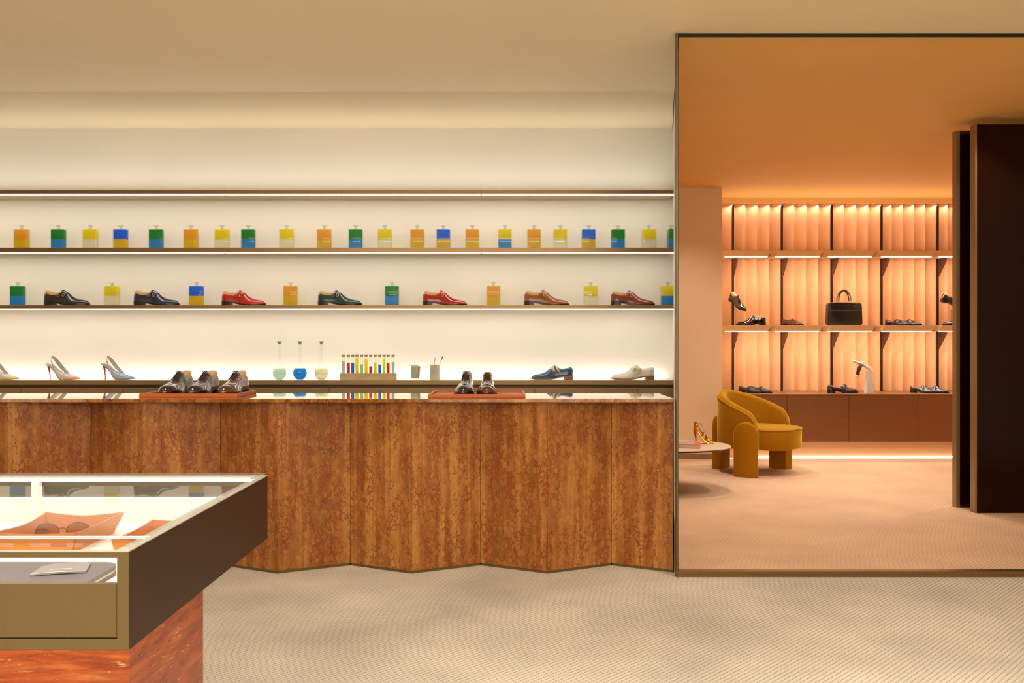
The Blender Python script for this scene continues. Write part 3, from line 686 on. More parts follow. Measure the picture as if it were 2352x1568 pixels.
shoe('monk_shoe', 'black shoe toe left under the tipped shoe beside the dark screen', (PX(2196, YQ), YQ - .03, zs2), PI, L_DK, 'monk', .292, 1, buckle=M_SILVER)

# ------------------------------------------------------------------ slingback pumps
def soleline(P, Wd, th, m, parent, name='sole'):
    xs = [p[0] for p in P]; zf = herm(xs, [p[1] for p in P]); wf_ = herm(xs, Wd); rr = []
    n = 26
    for i in range(n + 1):
        x = xs[0] + (xs[-1] - xs[0]) * i / n; w_ = max(wf_(x), .0015); z = zf(x)
        rr.append([(x, -w_, z - th), (x, w_, z - th), (x, w_, z), (x, -w_, z)])
    obj(name, loft(nb(), rr), m, parent, ang=1); return zf, wf_
def fade(name, tip, body):
    s = NT(name); tc = s.n('ShaderNodeTexCoord'); sp = s.n('ShaderNodeSeparateXYZ'); s.l(tc.outputs['Object'], sp.inputs[0])
    s.l(s.ramp(s.math('MULTIPLY', sp.outputs[0], 1 / .226), [(.55, rgb(body)), (.92, rgb(tip))]), s.b.inputs['Base Color']); s.b.inputs['Roughness'].default_value = .22; s.b.inputs['Coat Weight'].default_value = .6
    return s.m
def pump(label, loc, m_front, m_body, m_strap, rotz=0):
    t = thing('slingback_pump', label, 'shoe', loc, rotz, 'slingback pumps on the back counter')
    P = [(0, .105), (.018, .097), (.0358, .082), (.061, .052), (.080, .019), (.099, .0065), (.150, .0045), (.192, .006), (.226, .011)]
    zf, wf_ = soleline(P, [.014, .021, .021, .019, .022, .032, .040, .026, .002], .0028, mat('coral pump sole', '#b85a30', .35), t)
    tf = herm([0, .02, .034, .05, .062, .085, .11, .145, .175, .20, .215, .226], [.112, .107, .100, .094, .080, .060, .047, .041, .031, .023, .0175, .0135])
    # vamp: closed dome forward of the throat
    rr = []
    for i in range(15):
        x = .118 + (.226 - .118) * i / 14; w_ = max(wf_(x), .001); z0 = zf(x); h = max(tf(x) - z0, .002)
        rr.append([(x, w_ * math.cos(a), z0 + h * math.sin(a) ** .8) for a in [PI * k / 12 for k in range(13)]])
    obj('vamp', loft(nb(), rr, cap=False), m_front, t, ang=2)
    for sd in (-1, 1):
        rr = []
        for i in range(11):
            x = .0 + .135 * i / 10; w_ = wf_(x); z0 = zf(x); z1 = max(z0 + .002, tf(x)) ; k = .0012
            rr.append([(x, sd * w_, z0 - .001), (x, sd * w_ * .99, (z0 + z1) / 2), (x, sd * w_ * .90, z1), (x, sd * (w_ * .90 - k), z1), (x, sd * (w_ - 2 * k), z0)])
        obj('side_wall', loft(nb(), rr), m_body, t, ang=2)
    obj('heel_seat', bx(.0, .03, -.0, .0, .09, .09) if False else tube(nb(), [(.004, 0, .106), (.016, 0, .098)], [.005, .009], 10), m_body, t)
    obj('stiletto_heel', tube(nb(), [(.013, 0, .093), (.016, 0, .075), (.0195, 0, .045), (.022, 0, .015), (.0225, 0, 0)], [.0115, .0065, .0042, .0034, .0038], 12), mat('copper stiletto', '#c8733c', .3), t)
    top = (.032, 0, .155)
    far = bez([(.142, .022, .037), (.108, .027, .060), (.080, .024, .092), (.052, .018, .132), (.036, .008, .153), top], 4)
    obj('sling_strap', ribbon(nb(), far, [.006 + .021 * math.sin(PI * (i / (len(far) - 1)) ** .8) for i in range(len(far))], .0012, [(0, 1, .1)] * len(far)), m_strap, t, ang=1)
    near = bez([top, (.036, -.010, .140), (.043, -.018, .118), (.052, -.022, .092), (.062, -.022, .066), (.070, -.022, .045)], 4)
    obj('sling_strap', ribbon(nb(), near, .0065, .0012, [(0, -1, .1)] * len(near)), m_strap, t, ang=1)
    for q in ((.044, -.0205, .116), (.050, -.0225, .106)):
        o = nb(); R_ = [(q[0] + .0042 * math.cos(a), q[1], q[2] + .0050 * math.sin(a)) for a in [2 * PI * k / 12 for k in range(13)]]
        obj('ring', tube(o, R_, .001, 6), M_GOLD, t)
    return t
M_PVC = mat('pearly white leather', '#d8cfc6', .25, 0, .6); M_PVC2 = mat('silvery white leather', '#c4c2c2', .25, 0, .6)
sx = ZD
pump('pearl white slingback pump with yellow tip, cut by the frame at left', (PX(-33, YI), YI, sx), fade('pale yellow fade', '#dccf7c', '#d8cfc6'), M_PVC, M_PVC2)
pump('pearl white slingback pump with peach tip on the back counter', (PX(107.5, YI), YI, sx), fade('peach fade', '#e89c70', '#d8cfc6'), M_PVC, M_PVC2)
pump('slingback pump fading to light blue, nearest the three-shoe tray', (PX(234.5, YI), YI, sx), fade('light blue fade', '#5c90dc', '#a9b8cc'), mat('grey blue leather', '#a9b8cc', .25, 0, .6), M_PVC)

# ------------------------------------------------------------------ bottles
LQ_ = dict(O=liquid('orange liquid', '#ffcc3c'), Y=liquid('yellow liquid', '#fff000'), G=liquid('green liquid', '#00b04c'), B=liquid('blue liquid', '#0a90ff'),
           S=liquid('sky blue liquid', '#14b8ff'), W=clear_liquid('pale clear liquid', (.97, .94, .80), .6), D=liquid('amber yellow liquid', '#ffe200'))
KIND = dict(OY=('O', 'D', 'orange over yellow'), GB=('G', 'S', 'green over sky blue'), YC=('Y', 'W', 'yellow over clear'), BY=('B', 'D', 'blue over yellow'), YB=('Y', 'S', 'yellow over sky blue'))
def make_bottle(kind, loc, label, group, rotz=0):
    u, l_, _d = KIND[kind]
    t = thing('glass_bottle', label, 'bottle', loc, rotz, group)
    w_, d_, h = .0475, .022, .135
    bm = nb(); box(bm, -w_, w_, -d_, d_, 0, h, bev=.004, seg=2); obj('glass_body', bm, glass('bottle glass', (.92, .94, .92), 1.5), t, ang=.9)
    e = .0042
    obj('lower_liquid', bx(-w_ + e, w_ - e, -d_ + e, d_ - e, .006, .0655, bev=.0025, seg=1), LQ_[l_], t, sm=False)
    obj('upper_liquid', bx(-w_ + e, w_ - e, -d_ + e, d_ - e, .0656, .130, bev=.0025, seg=1), LQ_[u], t, sm=False)
    obj('neck', lathe(nb(), [(.013, .1345), (.009, .138), (.008, .146), (.012, .151), (.016, .156), (.016, .159), (.004, .160)], 18), glass('bottle neck glass', (.84, .86, .82), 1.6), t)
    return t
def row(items, zt, shelf):
    cnt = {}; tot = {}
    for x, k in items: tot[k] = tot.get(k, 0) + 1
    for x, k in items:
        cnt[k] = cnt.get(k, 0) + 1
        n = ('%s of its colours from left' % ORD[cnt[k] - 1]) if tot[k] > 1 else 'the only one of its colours'
        make_bottle(k, (PX(x, YI), YI, zt), '%s bottle on %s, %s' % (KIND[k][2], shelf, n), 'bottles on ' + shelf, PI / 2 if x == 1541 else 0)
row([(50, 'OY'), (134.5, 'GB'), (208, 'YC'), (277.5, 'BY'), (359, 'GB'), (439, 'OY'), (510, 'YC'), (570.5, 'GB'), (658.5, 'YC'), (745, 'OY'), (817, 'GB'), (884, 'YC'),
     (958.5, 'OY'), (1018.5, 'BY'), (1085, 'OY'), (1160, 'YB'), (1226.5, 'OY'), (1287, 'YC'), (1352, 'BY'), (1419.5, 'GB'), (1490.5, 'YC'), (1541, 'GB')], SHZ[1][0], 'the bottle shelf')
row([(41, 'GB'), (257.5, 'YC'), (451.5, 'BY'), (667.5, 'OY'), (900.5, 'GB'), (1133.5, 'OY'), (1357, 'YC'), (1534, 'YB')], SHZ[2][0], 'the shoe shelf')

# ------------------------------------------------------------------ flasks, test tubes, cup, glass
def flask(x, lq, label):
    t = thing('round_flask', label, 'flask', (PX(x, YI), YI, ZD), group='round flasks on the back counter')
    R = .048; zc = .045
    prof = [(.024, 0), (.026, .001)] + [(R * math.cos(a), zc + R * math.sin(a)) for a in [math.radians(v) for v in (-55, -40, -20, 0, 20, 40, 55)]] + [(.020, .094), (.0125, .108), (.0108, .13), (.0105, .246), (.012, .249)]
    obj('glass_body', lathe(nb(), prof, 32), M_GLASS, t, ang=1)
    R2 = R - .0022
    prof = [(.02, .003)] + [(R2 * math.cos(a), zc + R2 * math.sin(a)) for a in [math.radians(v) for v in (-54, -40, -20, 0, 20, 36, 44)]] + [(.002, zc + R2 * math.sin(math.radians(44)))]
    obj('liquid', lathe(nb(), prof, 32), lq, t, ang=1)
    obj('stopper', lathe(nb(), [(.0095, .236), (.0105, .25), (.0175, .251), (.0175, .256), (.009, .2575)], 18), mat('grey green stopper', '#a09a70', .6), t)
flask(642, clear_liquid('pale mint liquid', (.72, .90, .80), .35), 'round long-necked flask of pale mint liquid')
flask(689, liquid('bright blue flask liquid', '#18b8ff'), 'round long-necked flask of bright blue liquid')
flask(738, clear_liquid('pale yellow liquid', (.99, .96, .70), .3), 'round long-necked flask of pale yellow liquid')
rx0, rx1 = PX(781.5, YI), PX(910.5, YI); rzt = PZ(857, YI - .02)
o = obj('tube_rack', bx(-(rx1 - rx0) / 2, (rx1 - rx0) / 2, -.02, .02, 0, rzt - ZD, bev=.0015, seg=1), mat('pale wood rack', '#c4aa80', .6, noise=.1, scale=20), loc=((rx0 + rx1) / 2, YI, ZD), sm=False)
tag(o, 'pale wooden block rack holding twelve test tubes', 'rack')
tubes = [(788.5, 829.6, 'A'), (800.3, 832.8, 'R'), (810.2, 832.8, 'B'), (819.8, 821.8, 'Y'), (830.8, 836.5, 'A'), (841, 825.4, 'Y'), (851.5, 840.8, 'R'), (861.7, 831.6, 'Y'), (872.2, 836.9, 'B'), (882.2, 824, 'L'), (891.6, 833.8, 'R'), (903, 831, 'A')]
TL = dict(A=(clear_liquid('pale aqua liquid', (.62, .80, .72), .25), 'pale aqua'), R=(liquid('red liquid', '#ff1414'), 'red'), B=(liquid('blue tube liquid', '#18a0ff'), 'blue'), Y=(liquid('yellow tube liquid', '#fff400'), 'yellow'), L=(liquid('lime yellow liquid', '#eaff00'), 'lime yellow'))
for i, (x, yl, k) in enumerate(tubes):
    t = thing('test_tube', 'corked test tube of %s liquid, %s in the rack from the left' % (TL[k][1], ORD[i]), 'test tube', (PX(x, YI), YI, rzt), group='test tubes in the wooden rack')
    r = .0112; top = PZ(818, YI) - rzt; lt = PZ(yl, YI) - rzt
    obj('glass_tube', lathe(nb(), [(r, .0002), (r, top)], 14), M_GLASS, t)
    obj('liquid', lathe(nb(), [(r - .001, .0006), (r - .001, lt)], 14), TL[k][0], t)
    obj('cork', lathe(nb(), [(.0092, top - .003), (.0105, top + .001), (.0108, top + .010), (.0095, top + .0105)], 14), M_CORK, t)
t = thing('drinking_glass', 'clear glass beaker with folded grey cloths inside', 'glass', (PX(953, YI), YI, ZD))
obj('glass_body', lathe(nb(), [(.028, 0), (.030, .002), (.036, .085), (.0345, .085), (.0285, .008), (.001, .008)], 24), M_GLASS, t)
o = obj('folded_cloth', bx(-.024, .020, -.012, .004, .009, .098, bev=.004), mat('grey brown cloth', '#cabfac', .9, bump=.2), loc=(PX(953, YI), YI, ZD)); tag(o, 'grey folded cloth upright in the glass beaker', 'cloth')
o = obj('folded_cloth', bx(-.004, .030, .005, .014, .009, .094, bev=.003), mat('dark grey cloth', '#b0a48e', .9, bump=.2), loc=(PX(953, YI), YI, ZD), rot=(0, .06, 0)); tag(o, 'darker cloth leaning behind the first one in the beaker', 'cloth')
o = obj('marble_cup', lathe(nb(), [(.001, 0), (.033, 0), (.034, .002), (.034, .101), (.0325, .102), (.030, .101), (.030, .01), (.001, .01)], 32), mat('white marble', '#d2c8bc', .4, noise=.12, scale=22), loc=(PX(998.5, YI), YI, ZD), ang=.8)
tag(o, 'white marble cup holding two thin brushes', 'cup')
for p0, p1, lb in (((-.006, 0, .0105), (.002, .003, .152), 'upright thin brush in the marble cup'), ((-.004, .004, .0105), (.052, .006, .154), 'leaning thin brush with dark bristles in the marble cup')):
    t = thing('brush', lb, 'brush', (PX(998.5, YI), YI, ZD)); a, b = Vector(p0), Vector(p1)
    if 'leaning' in lb: a = Vector((.0, .004, .0105)); 
    obj('handle', tube(nb(), [a, a.lerp(b, .8)], .0017, 6), mat('yellow brush handle', '#c89a20', .4), t)
    obj('bristles', tube(nb(), [a.lerp(b, .8), a.lerp(b, .93), b], [.0019, .0026 if 'leaning' in lb else .0018, .0045 if 'leaning' in lb else .0006], 8), mat('dark bristles', '#3a2c1a', .7), t)

# ------------------------------------------------------------------ foreground vitrine
GZ = .755; CY0, CY1 = 1.504, 2.356; CXR = -.6618; CXL = -2.9; CZ0 = PZ(1491.6, CY0)
t = thing('display_case', 'bronze glass-topped display case on a red stone base, in front at left', 'display case', (CXR, CY0, 0))
def cb(nm, x0, x1, y0, y1, z0, z1, m, **k): return obj(nm, bx(x0 - CXR, x1 - CXR, y0 - CY0, y1 - CY0, z0, z1, **k), m, t, sm=False)
sw = .0205
cb('side_panel', CXR - .012, CXR, CY0 + .0012, CY1, CZ0, GZ - .0095, M_CASE_SIDE)
cb('front_stile', CXR - sw, CXR - .0002, CY0, CY0 + .0011, CZ0, GZ - .0092, M_SATIN)
cb('top_rail', CXL, CXR - sw, CY0, CY0 + .012, PZ(1280, CY0), GZ - .0092, M_SATIN)
cb('bottom_rail', CXL, CXR - sw, CY0, CY0 + .012, CZ0, PZ(1467, CY0), M_SATIN)
cb('back_panel', CXL, CXR - .012, CY1 - .012, CY1, CZ0, GZ - .0095, M_SATIN)
cb('inner_back', CXL, CXR - .03, CY1 - .026, CY1 - .018, CZ0 + .02, .688, M_WHITEI)
cb('inner_back_upper', CXL, CXR - .03, CY1 - .017, CY1 - .012, CZ0 + .02, GZ - .02, mat('grey beige upper lining', '#5e5648', .5))
cb('light_strip', CXL, CXR - .05, CY1 - .0215, CY1 - .0175, .6885, .6915, M_LED)
cb('floor_panel', CXL, CXR - .012, CY0 + .012, CY1 - .012, CZ0 + .003, .628, M_WHITEI)
cb('inner_side', CXR - .018, CXR - .0125, CY0 + .02, CY1 - .02, .628, GZ - .015, M_WHITEI)
cb('divider', PX(68, 2.31), PX(86, 2.31), 2.318, 2.334, .6285, GZ - .02, M_WHITEI)
M_BORD = mat('pale back-painted glass edge', '#b6ae9e', .35)
cb('back_rim', CXL, CXR - .026, CY1 - .030, CY1 - .0005, GZ - .009, GZ - .0065, M_BORD)
cb('side_rim', CXR - .024, CXR - .0006, CY0 + .0085, CY1 - .0005, GZ - .009, GZ - .0065, M_BORD)
cb('front_rim', CXL, CXR - .0006, CY0 + .0005, CY0 + .008, GZ - .009, GZ - .0065, M_BORD)
cb('light_strip', CXL, CXR - .035, CY1 - .066, CY1 - .034, GZ - .013, GZ - .0095, M_LED)
cb('glass_top', CXL, CXR - .0005, CY0 + .0005, CY1 - .0005, GZ - .006, GZ, M_TOPGLASS)
dr = cb('drawer', CXL, PX(267, CY0), CY0 + .001, CY0 + .012, PZ(1463.8, CY0), PZ(1341.3, CY0), M_SATIN)
obj('drawer_floor', bx(CXL - CXR, PX(262, CY0) - CXR, .013, .36, .6285, .634), M_WHITEI, dr, sm=False)
cb('stone_base', CXL, CXR - .0006, CY0 + .001, 1.867, 0, CZ0 - .0006, M_TRAV)
# things inside
ZF = .6345
x1 = -.806
bm = nb(); xl, yn, yf, r = -1.35, CY0 + .025, 1.80, .035
def rr_(x0, x1_, y0, y1_, rd, n=6):
    pts = []
    for cx__, cy__, a0 in ((x1_ - rd, y1_ - rd, 0), (x0 + rd, y1_ - rd, 90), (x0 + rd, y0 + rd, 180), (x1_ - rd, y0 + rd, 270)):
        pts += [(cx__ + rd * math.cos(math.radians(a0 + 90 * k / n)), cy__ + rd * math.sin(math.radians(a0 + 90 * k / n))) for k in range(n + 1)]
    return pts
t2 = thing('zip_folio', 'grey leather zip folio lying in the case drawer', 'folio', (-1.08, 1.65, ZF))
pts = [(x + 1.08, y - 1.65) for x, y in rr_(xl, x1, yn, yf, r)]
M_GREYL = mat('grey mauve leather', '#6c6260', .5, bump=.06)
bm = nb(); prism(bm, pts, 'z', 0, .007); obj('lower_cover', bm, M_GREYL, t2, sm=False)
bm = nb(); prism(bm, [(x * .995, y * .985) for x, y in pts], 'z', .007, .012); obj('zip', bm, mat('cream zip tape', '#d8cca8', .6), t2, sm=False)
bm = nb(); prism(bm, pts, 'z', .012, .020); obj('upper_cover', bm, M_GREYL, t2, sm=False)
t3 = thing('card_holder', 'small light grey card holder lying on the zip folio', 'card holder', (-.895, 1.735, ZF + .0205), rotz=.24)
M_LG = mat('light grey leather', '#8c827e', .45, bump=.05)
def ch(y0, y1, w0, w1, z0, z1, arch=0):
    rr = []
    for i in range(9):
        u = -1 + i / 4; rr.append([(u * w0, y0, z0 + arch * (1 - u * u)), (u * w1, y1, z0 + arch * (1 - u * u)), (u * w1, y1, z1 + arch * (1 - u * u)), (u * w0, y0, z1 + arch * (1 - u * u))])
    return loft(nb(), rr)
obj('body', ch(-.035, .028, .050, .045, 0, .0035, .0015), M_LG, t3, ang=1); obj('pocket', ch(.0285, .042, .044, .036, 0, .003, .0015), M_LG, t3, ang=1)
bm = nb()
for i, (a, b) in enumerate(((-.020, -.0135), (-.0125, -.009), (-.008, -.003), (-.0015, .0005), (.002, .0075), (.0085, .012), (.013, .0185))):
    box(bm, a, b, -.012, -.0098, .0049, .0053)
obj('stamped_mark', bm, mat('white stamp', '#efe9e0', .5), t3, sm=False, kind='stuff')
obj('stitching', tube(nb(), [(-.049, -.034, .0037), (0, -.034, .0052), (.049, -.034, .0037)], .0006, 5), mat('pale thread', '#d8cfc8', .5), t3)
def flare_tray(label, x0, x1_, y0, y1_, z, h, fl, m):
    t_ = thing('leather_valet_tray', label, 'tray', ((x0 + x1_) / 2, (y0 + y1_) / 2, z), group='orange trays inside the case')
    a, b = (x1_ - x0) / 2, (y1_ - y0) / 2
    obj('base', bx(-a, a, -b, b, 0, .003), m, t_, sm=False)
    c0 = [(-a, -b), (a, -b), (a, b), (-a, b)]; 
    for i in range(4):
        p, q = c0[i], c0[(i + 1) % 4]; rr = []
        for k in range(9):
            f = k / 8; x = p[0] + (q[0] - p[0]) * f; y = p[1] + (q[1] - p[1]) * f; e = fl * (.35 + .65 * abs(2 * f - 1) ** 2); hh = h * (.86 + .14 * abs(2 * f - 1) ** 2)
            nx, ny = [(0, -1), (1, 0), (0, 1), (-1, 0)][i]; sx_ = (q[0] - p[0]) and (1 if f > .5 else -1) * (1 if q[0] > p[0] else -1) * fl * abs(2 * f - 1) ** 3; sy_ = (q[1] - p[1]) and (1 if f > .5 else -1) * (1 if q[1] > p[1] else -1) * fl * abs(2 * f - 1) ** 3
            ox_, oy_ = nx * e + sx_, ny * e + sy_
            rr.append([(x, y, .003), (x + ox_, y + oy_, hh), (x + ox_ - nx * .003, y + oy_ - ny * .003, hh), (x - nx * .003, y - ny * .003, .003)])
        obj('wall', loft(nb(), rr), m, t_, ang=1)
M_OR = mat('orange saddle leather', '#d8803c', .5, bump=.04)
flare_tray('orange leather valet tray holding eyeglasses in the case', -1.165, -1.0, 1.985, 2.19, .6285, .05, .018, M_OR)
flare_tray('low orange leather tray at the right end of the case', -.915, -.76, 2.0, 2.22, .6285, .028, .004, M_OR)
t_ = thing('eyeglasses', 'thin-framed eyeglasses resting in the orange valet tray', 'glasses', (-1.075, 2.09, .6335), rotz=.2)
M_WIRE = mat('thin grey frame', '#5c4a40', .3, .6)
for s_ in (-1, 1):
    R_ = [(s_ * .034 + .026 * math.cos(a), -.01, .024 + .020 * math.sin(a)) for a in [2 * PI * k / 20 for k in range(21)]]
    obj('rim', tube(nb(), R_, .0014, 6), M_WIRE, t_)
    obj('lens', prism(nb(), [(s_ * .034 + .0248 * math.cos(a), .024 + .0188 * math.sin(a)) for a in [2 * PI * k / 20 for k in range(20)]], 'y', -.0105, -.0095), glass('brown lens', (.74, .64, .56), 1.5), t_)
    obj('temple', tube(nb(), [(s_ * .060, -.01, .028), (s_ * .062, .04, .022), (s_ * .060, .085, .006)], .0014, 6), M_WIRE, t_)
obj('bridge', tube(nb(), bez([(-.009, -.01, .028), (0, -.01, .032), (.009, -.01, .028)], 4), .0014, 6), M_WIRE, t_)
o = obj('key_pouch', bx(-.05, .05, -.03, .03, 0, .016, bev=.006, seg=3), mat('silver grey pouch', '#8e8a88', .35, 0, .3), loc=(-.82, 2.12, .632), rot=(0, 0, .5)); tag(o, 'silver grey leather pouch in the low orange tray', 'pouch')

# ------------------------------------------------------------------ armchair
AR = thing('armchair', 'mustard velvet barrel armchair on three rounded slab legs', 'armchair', (2.105, 7.43, 0), math.radians(-41), scale=.822)
Ro, Ri = .42, .335; ARM = .17
def U(u, R):
    """plan path of the barrel shell: straight arm, half circle round the back, straight arm; u in 0..1"""
    arc = PI * R; tot = 2 * ARM + arc; d = u * tot
    if d < ARM: return Vector((ARM - d, -R, 0)), Vector((0, -1, 0))
    if d > tot - ARM: return Vector((d - (tot - ARM), R, 0)), Vector((0, 1, 0))
    a = -PI / 2 - (d - ARM) / R
    return Vector((R * math.cos(a), R * math.sin(a), 0)), Vector((math.cos(a), math.sin(a), 0))
N_ = 64; rr = []; topl = []
for i in range(N_ + 1):
    u = i / N_; po, no = U(u, Ro); pi_, ni = U(u, Ri)
    e = abs(2 * u - 1)
    zt = .845 - .03 * e - .21 * e ** 1.7
    endd = (1 - e) * (2 * ARM + PI * Ro) / 2
    if endd < .11: zt = .30 + (zt - .30) * math.sqrt(max(0, 1 - (1 - endd / .11) ** 2)) * .42 + (zt - .30) * .58 if endd > 0 else .30 + (zt - .30) * .58
    taper = .72 + .28 * min(1, endd / .07)
    mid = (po + pi_) / 2; hw = (po - pi_).length / 2 * taper; n_ = no
    ring = []
    lean = .02
    for dz_, off in ((.0, .94), (.02, 1.0),):
        ring.append(tuple(mid + n_ * hw * off + Vector((0, 0, .27 + dz_))))
    for k in range(9):
        a = k / 8 * PI; ring.append(tuple(mid + n_ * (hw * math.cos(a)) + Vector((0, 0, zt - .045 + .045 * math.sin(a)))))
    for dz_, off in ((.02, -1.0), (.0, -.94)):
        ring.append(tuple(mid + n_ * hw * off + Vector((0, 0, .27 + dz_))))
    rr.append(ring); topl.append(tuple(mid + n_ * hw * .93 + Vector((0, 0, zt - .03))))
obj('barrel_back', loft(nb(), rr), M_VELVET, AR, ang=1.1)
bm = nb(); tube(bm, topl, .006, 6); obj('piping', bm, M_WELT, AR)
for idx in (0, -1):
    ring = rr[idx]; pr = [Vector(p) + Vector((.004, 0, 0)) for p in ring]
    obj('piping', tube(nb(), pr, .006, 6), M_WELT, AR)
def seatpl(k):
    pts = []
    for i in range(48):
        a = 2 * PI * i / 48; c_, s_ = math.cos(a), math.sin(a); n2 = 2.7
        pts.append((.06 + math.copysign(abs(c_) ** (2 / n2), c_) * .355 * k, math.copysign(abs(s_) ** (2 / n2), s_) * .328 * k))
    return pts
lv = [(.262, .90), (.268, .96), (.29, .995), (.40, 1.0), (.455, 1.0), (.468, .985), (.478, .93), (.482, .8), (.485, .4), (.486, .02)]
obj('seat_cushion', loft(nb(), [[(x, y, z) for x, y in seatpl(k)] for z, k in lv]), M_VELVET, AR, ang=1.1)
P_ = [(x, y, .466) for x, y in seatpl(1.0)]; obj('piping', tube(nb(), P_ + [P_[0]], .0055, 6), M_WELT, AR)
def slab_leg(phi, R0, zt, wd=.115, th=.05):
    rr = []; n = 18
    prof = [(0, wd)] + [(zt - wd, wd)] + [(zt - wd + wd * math.sin(a), wd * math.cos(a)) for a in [PI / 2 * k / 8 for k in range(1, 9)]]
    outl = [(-w_, z) for z, w_ in prof] + [(w_, z) for z, w_ in prof[::-1][1:]]
    def wrap(t_, z, r): a = phi + t_ / R0; return (r * math.cos(a), r * math.sin(a), z)
    rings = []
    for r, sh in ((R0 - th, 1.0), (R0 + th * .55, 1.0), (R0 + th * .85, .97), (R0 + th, .88)):
        rings.append([wrap(t_ * sh, z if z <= 0 else (z - zt * .5) * (1 - (1 - sh) * .6) + zt * .5 if z > .02 else z, r) for t_, z in outl])
    return loft(nb(), rings)
obj('leg', slab_leg(PI, .44, .56), M_VELVET, AR, ang=.9)
obj('leg', slab_leg(-PI / 2 + .16, .43, .55), M_VELVET, AR, ang=.9)
obj('leg', slab_leg(PI / 2 - .16, .40, .50), M_VELVET, AR, ang=.9)

# ------------------------------------------------------------------ side table, book, sandal
TC = (1.028, 6.578); TZ = .329
t = thing('side_table', 'low oval table with thin beige top beside the armchair', 'table', (TC[0], TC[1], 0))
def se(a, b, n=2.3, m_=56): return [(math.copysign(abs(math.cos(v)) ** (2 / n), math.cos(v)) * a, math.copysign(abs(math.sin(v)) ** (2 / n), math.sin(v)) * b) for v in [2 * PI * i / m_ for i in range(m_)]]
obj('table_top', loft(nb(), [[(x, y, z) for x, y in se(.617 * k, .395 * k)] for z, k in ((TZ - .004, .998), (TZ - .001, 1), (TZ, .997))]), mat('beige leather table top', '#c9a988', .45), t, ang=.7)
obj('table_edge', loft(nb(), [[(x, y, z) for x, y in se(.617 * k, .395 * k)] for z, k in ((TZ - .016, .97), (TZ - .0045, .996))]), mat('dark table edge', '#24160e', .3), t, ang=.7)
obj('pedestal', lathe(nb(), [(.16, 0), (.16, .01), (.05, .03), (.045, TZ - .04), (.10, TZ - .017)], 32), M_BRONZE_D, t)
t = thing('book', 'orange hardcover book with grey cover picture on the oval table', 'book', (1.245, 6.50, TZ), math.radians(-14))
obj('cover', bx(-.16, .16, -.115, .115, 0, .003, bev=.001, seg=1), mat('orange book cloth', '#e0602c', .5), t, sm=False)
obj('pages', bx(-.155, .156, -.111, .111, .0031, .0235), mat('book pages', '#e6cdb4', .8), t, sm=False)
cv = obj('cover', bx(-.16, .16, -.115, .115, .0236, .027, bev=.001, seg=1), mat('orange book cloth', '#e0602c', .5), t, sm=False)
obj('cover_picture', bx(-.12, .112, -.07, .085, .0271, .0274), mat('grey violet print', '#9c92a4', .5, noise=.3, scale=14), t, sm=False)
t = thing('heeled_sandal', 'shiny gold strappy stiletto sandal standing on the oval table', 'shoe', (PX(1593, 6.68), 6.68, TZ), math.radians(-12))
GS = mat('mirror gold leather', '#e0902c', .12, 1); Pp = [(0, .098), (.016, .092), (.034, .075), (.056, .044), (.074, .016), (.09, .006), (.125, .004), (.148, .006)]
zf, wf_ = soleline(Pp, [.012, .021, .021, .018, .024, .032, .038, .018], .003, GS, t)
obj('stiletto_heel', tube(nb(), [(.012, 0, .09), (.014, 0, .07), (.017, 0, .04), (.0185, 0, 0)], [.012, .008, .005, .004], 12), mat('red lacquer heel', '#c0301c', .2), t)
def hoop(x, z, w_, hgt, tilt, wd, nm='strap'):
    pts = [(x + tilt * math.sin(a), w_ * math.cos(a), z + hgt * math.sin(a)) for a in [PI * k / 14 for k in range(15)]]
    obj(nm, ribbon(nb(), pts, wd, .0014, [(0, math.cos(PI * k / 14), math.sin(PI * k / 14) + .01) for k in range(15)]), GS, t, ang=1.2)
hoop(.130, .006, .033, .022, 0, .020); hoop(.106, .006, .036, .034, .008, .017); hoop(.084, .008, .033, .054, .014, .016); hoop(.062, .03, .024, .056, .010, .014)
pts = bez([(.128, 0, .030), (.112, 0, .044), (.096, 0, .066), (.078, 0, .095), (.064, 0, .128), (.058, 0, .156)], 4)
obj('instep_panel', ribbon(nb(), pts, [.014 + .022 * i / (len(pts) - 1) for i in range(len(pts))], .0016, [(.6, 0, .5)] * len(pts)), GS, t, ang=1.2)
obj('heel_cup', loft(nb(), [[(.026 - .028 * math.cos(a) * s_, .021 * math.sin(a) * s_, z) for a in [-1.5 + 3 * k / 12 for k in range(13)]] for z, s_ in ((.085, 1), (.11, .98), (.135, .9), (.165, .8))], closed=False), GS, t, ang=1.2)
hoop(.022, .150, .022, .0, .040, .006, 'ankle_strap')
for sd in (-1, 1):
    obj('side_strap', tube(nb(), bez([(.012, sd * .018, .12), (.035, sd * .026, .09), (.06, sd * .028, .055), (.085, sd * .032, .02)], 5), .0035, 6), GS, t)
    obj('side_strap', tube(nb(), bez([(.022, sd * .018, .15), (.048, sd * .022, .105), (.075, sd * .024, .065)], 5), .003, 6), GS, t)

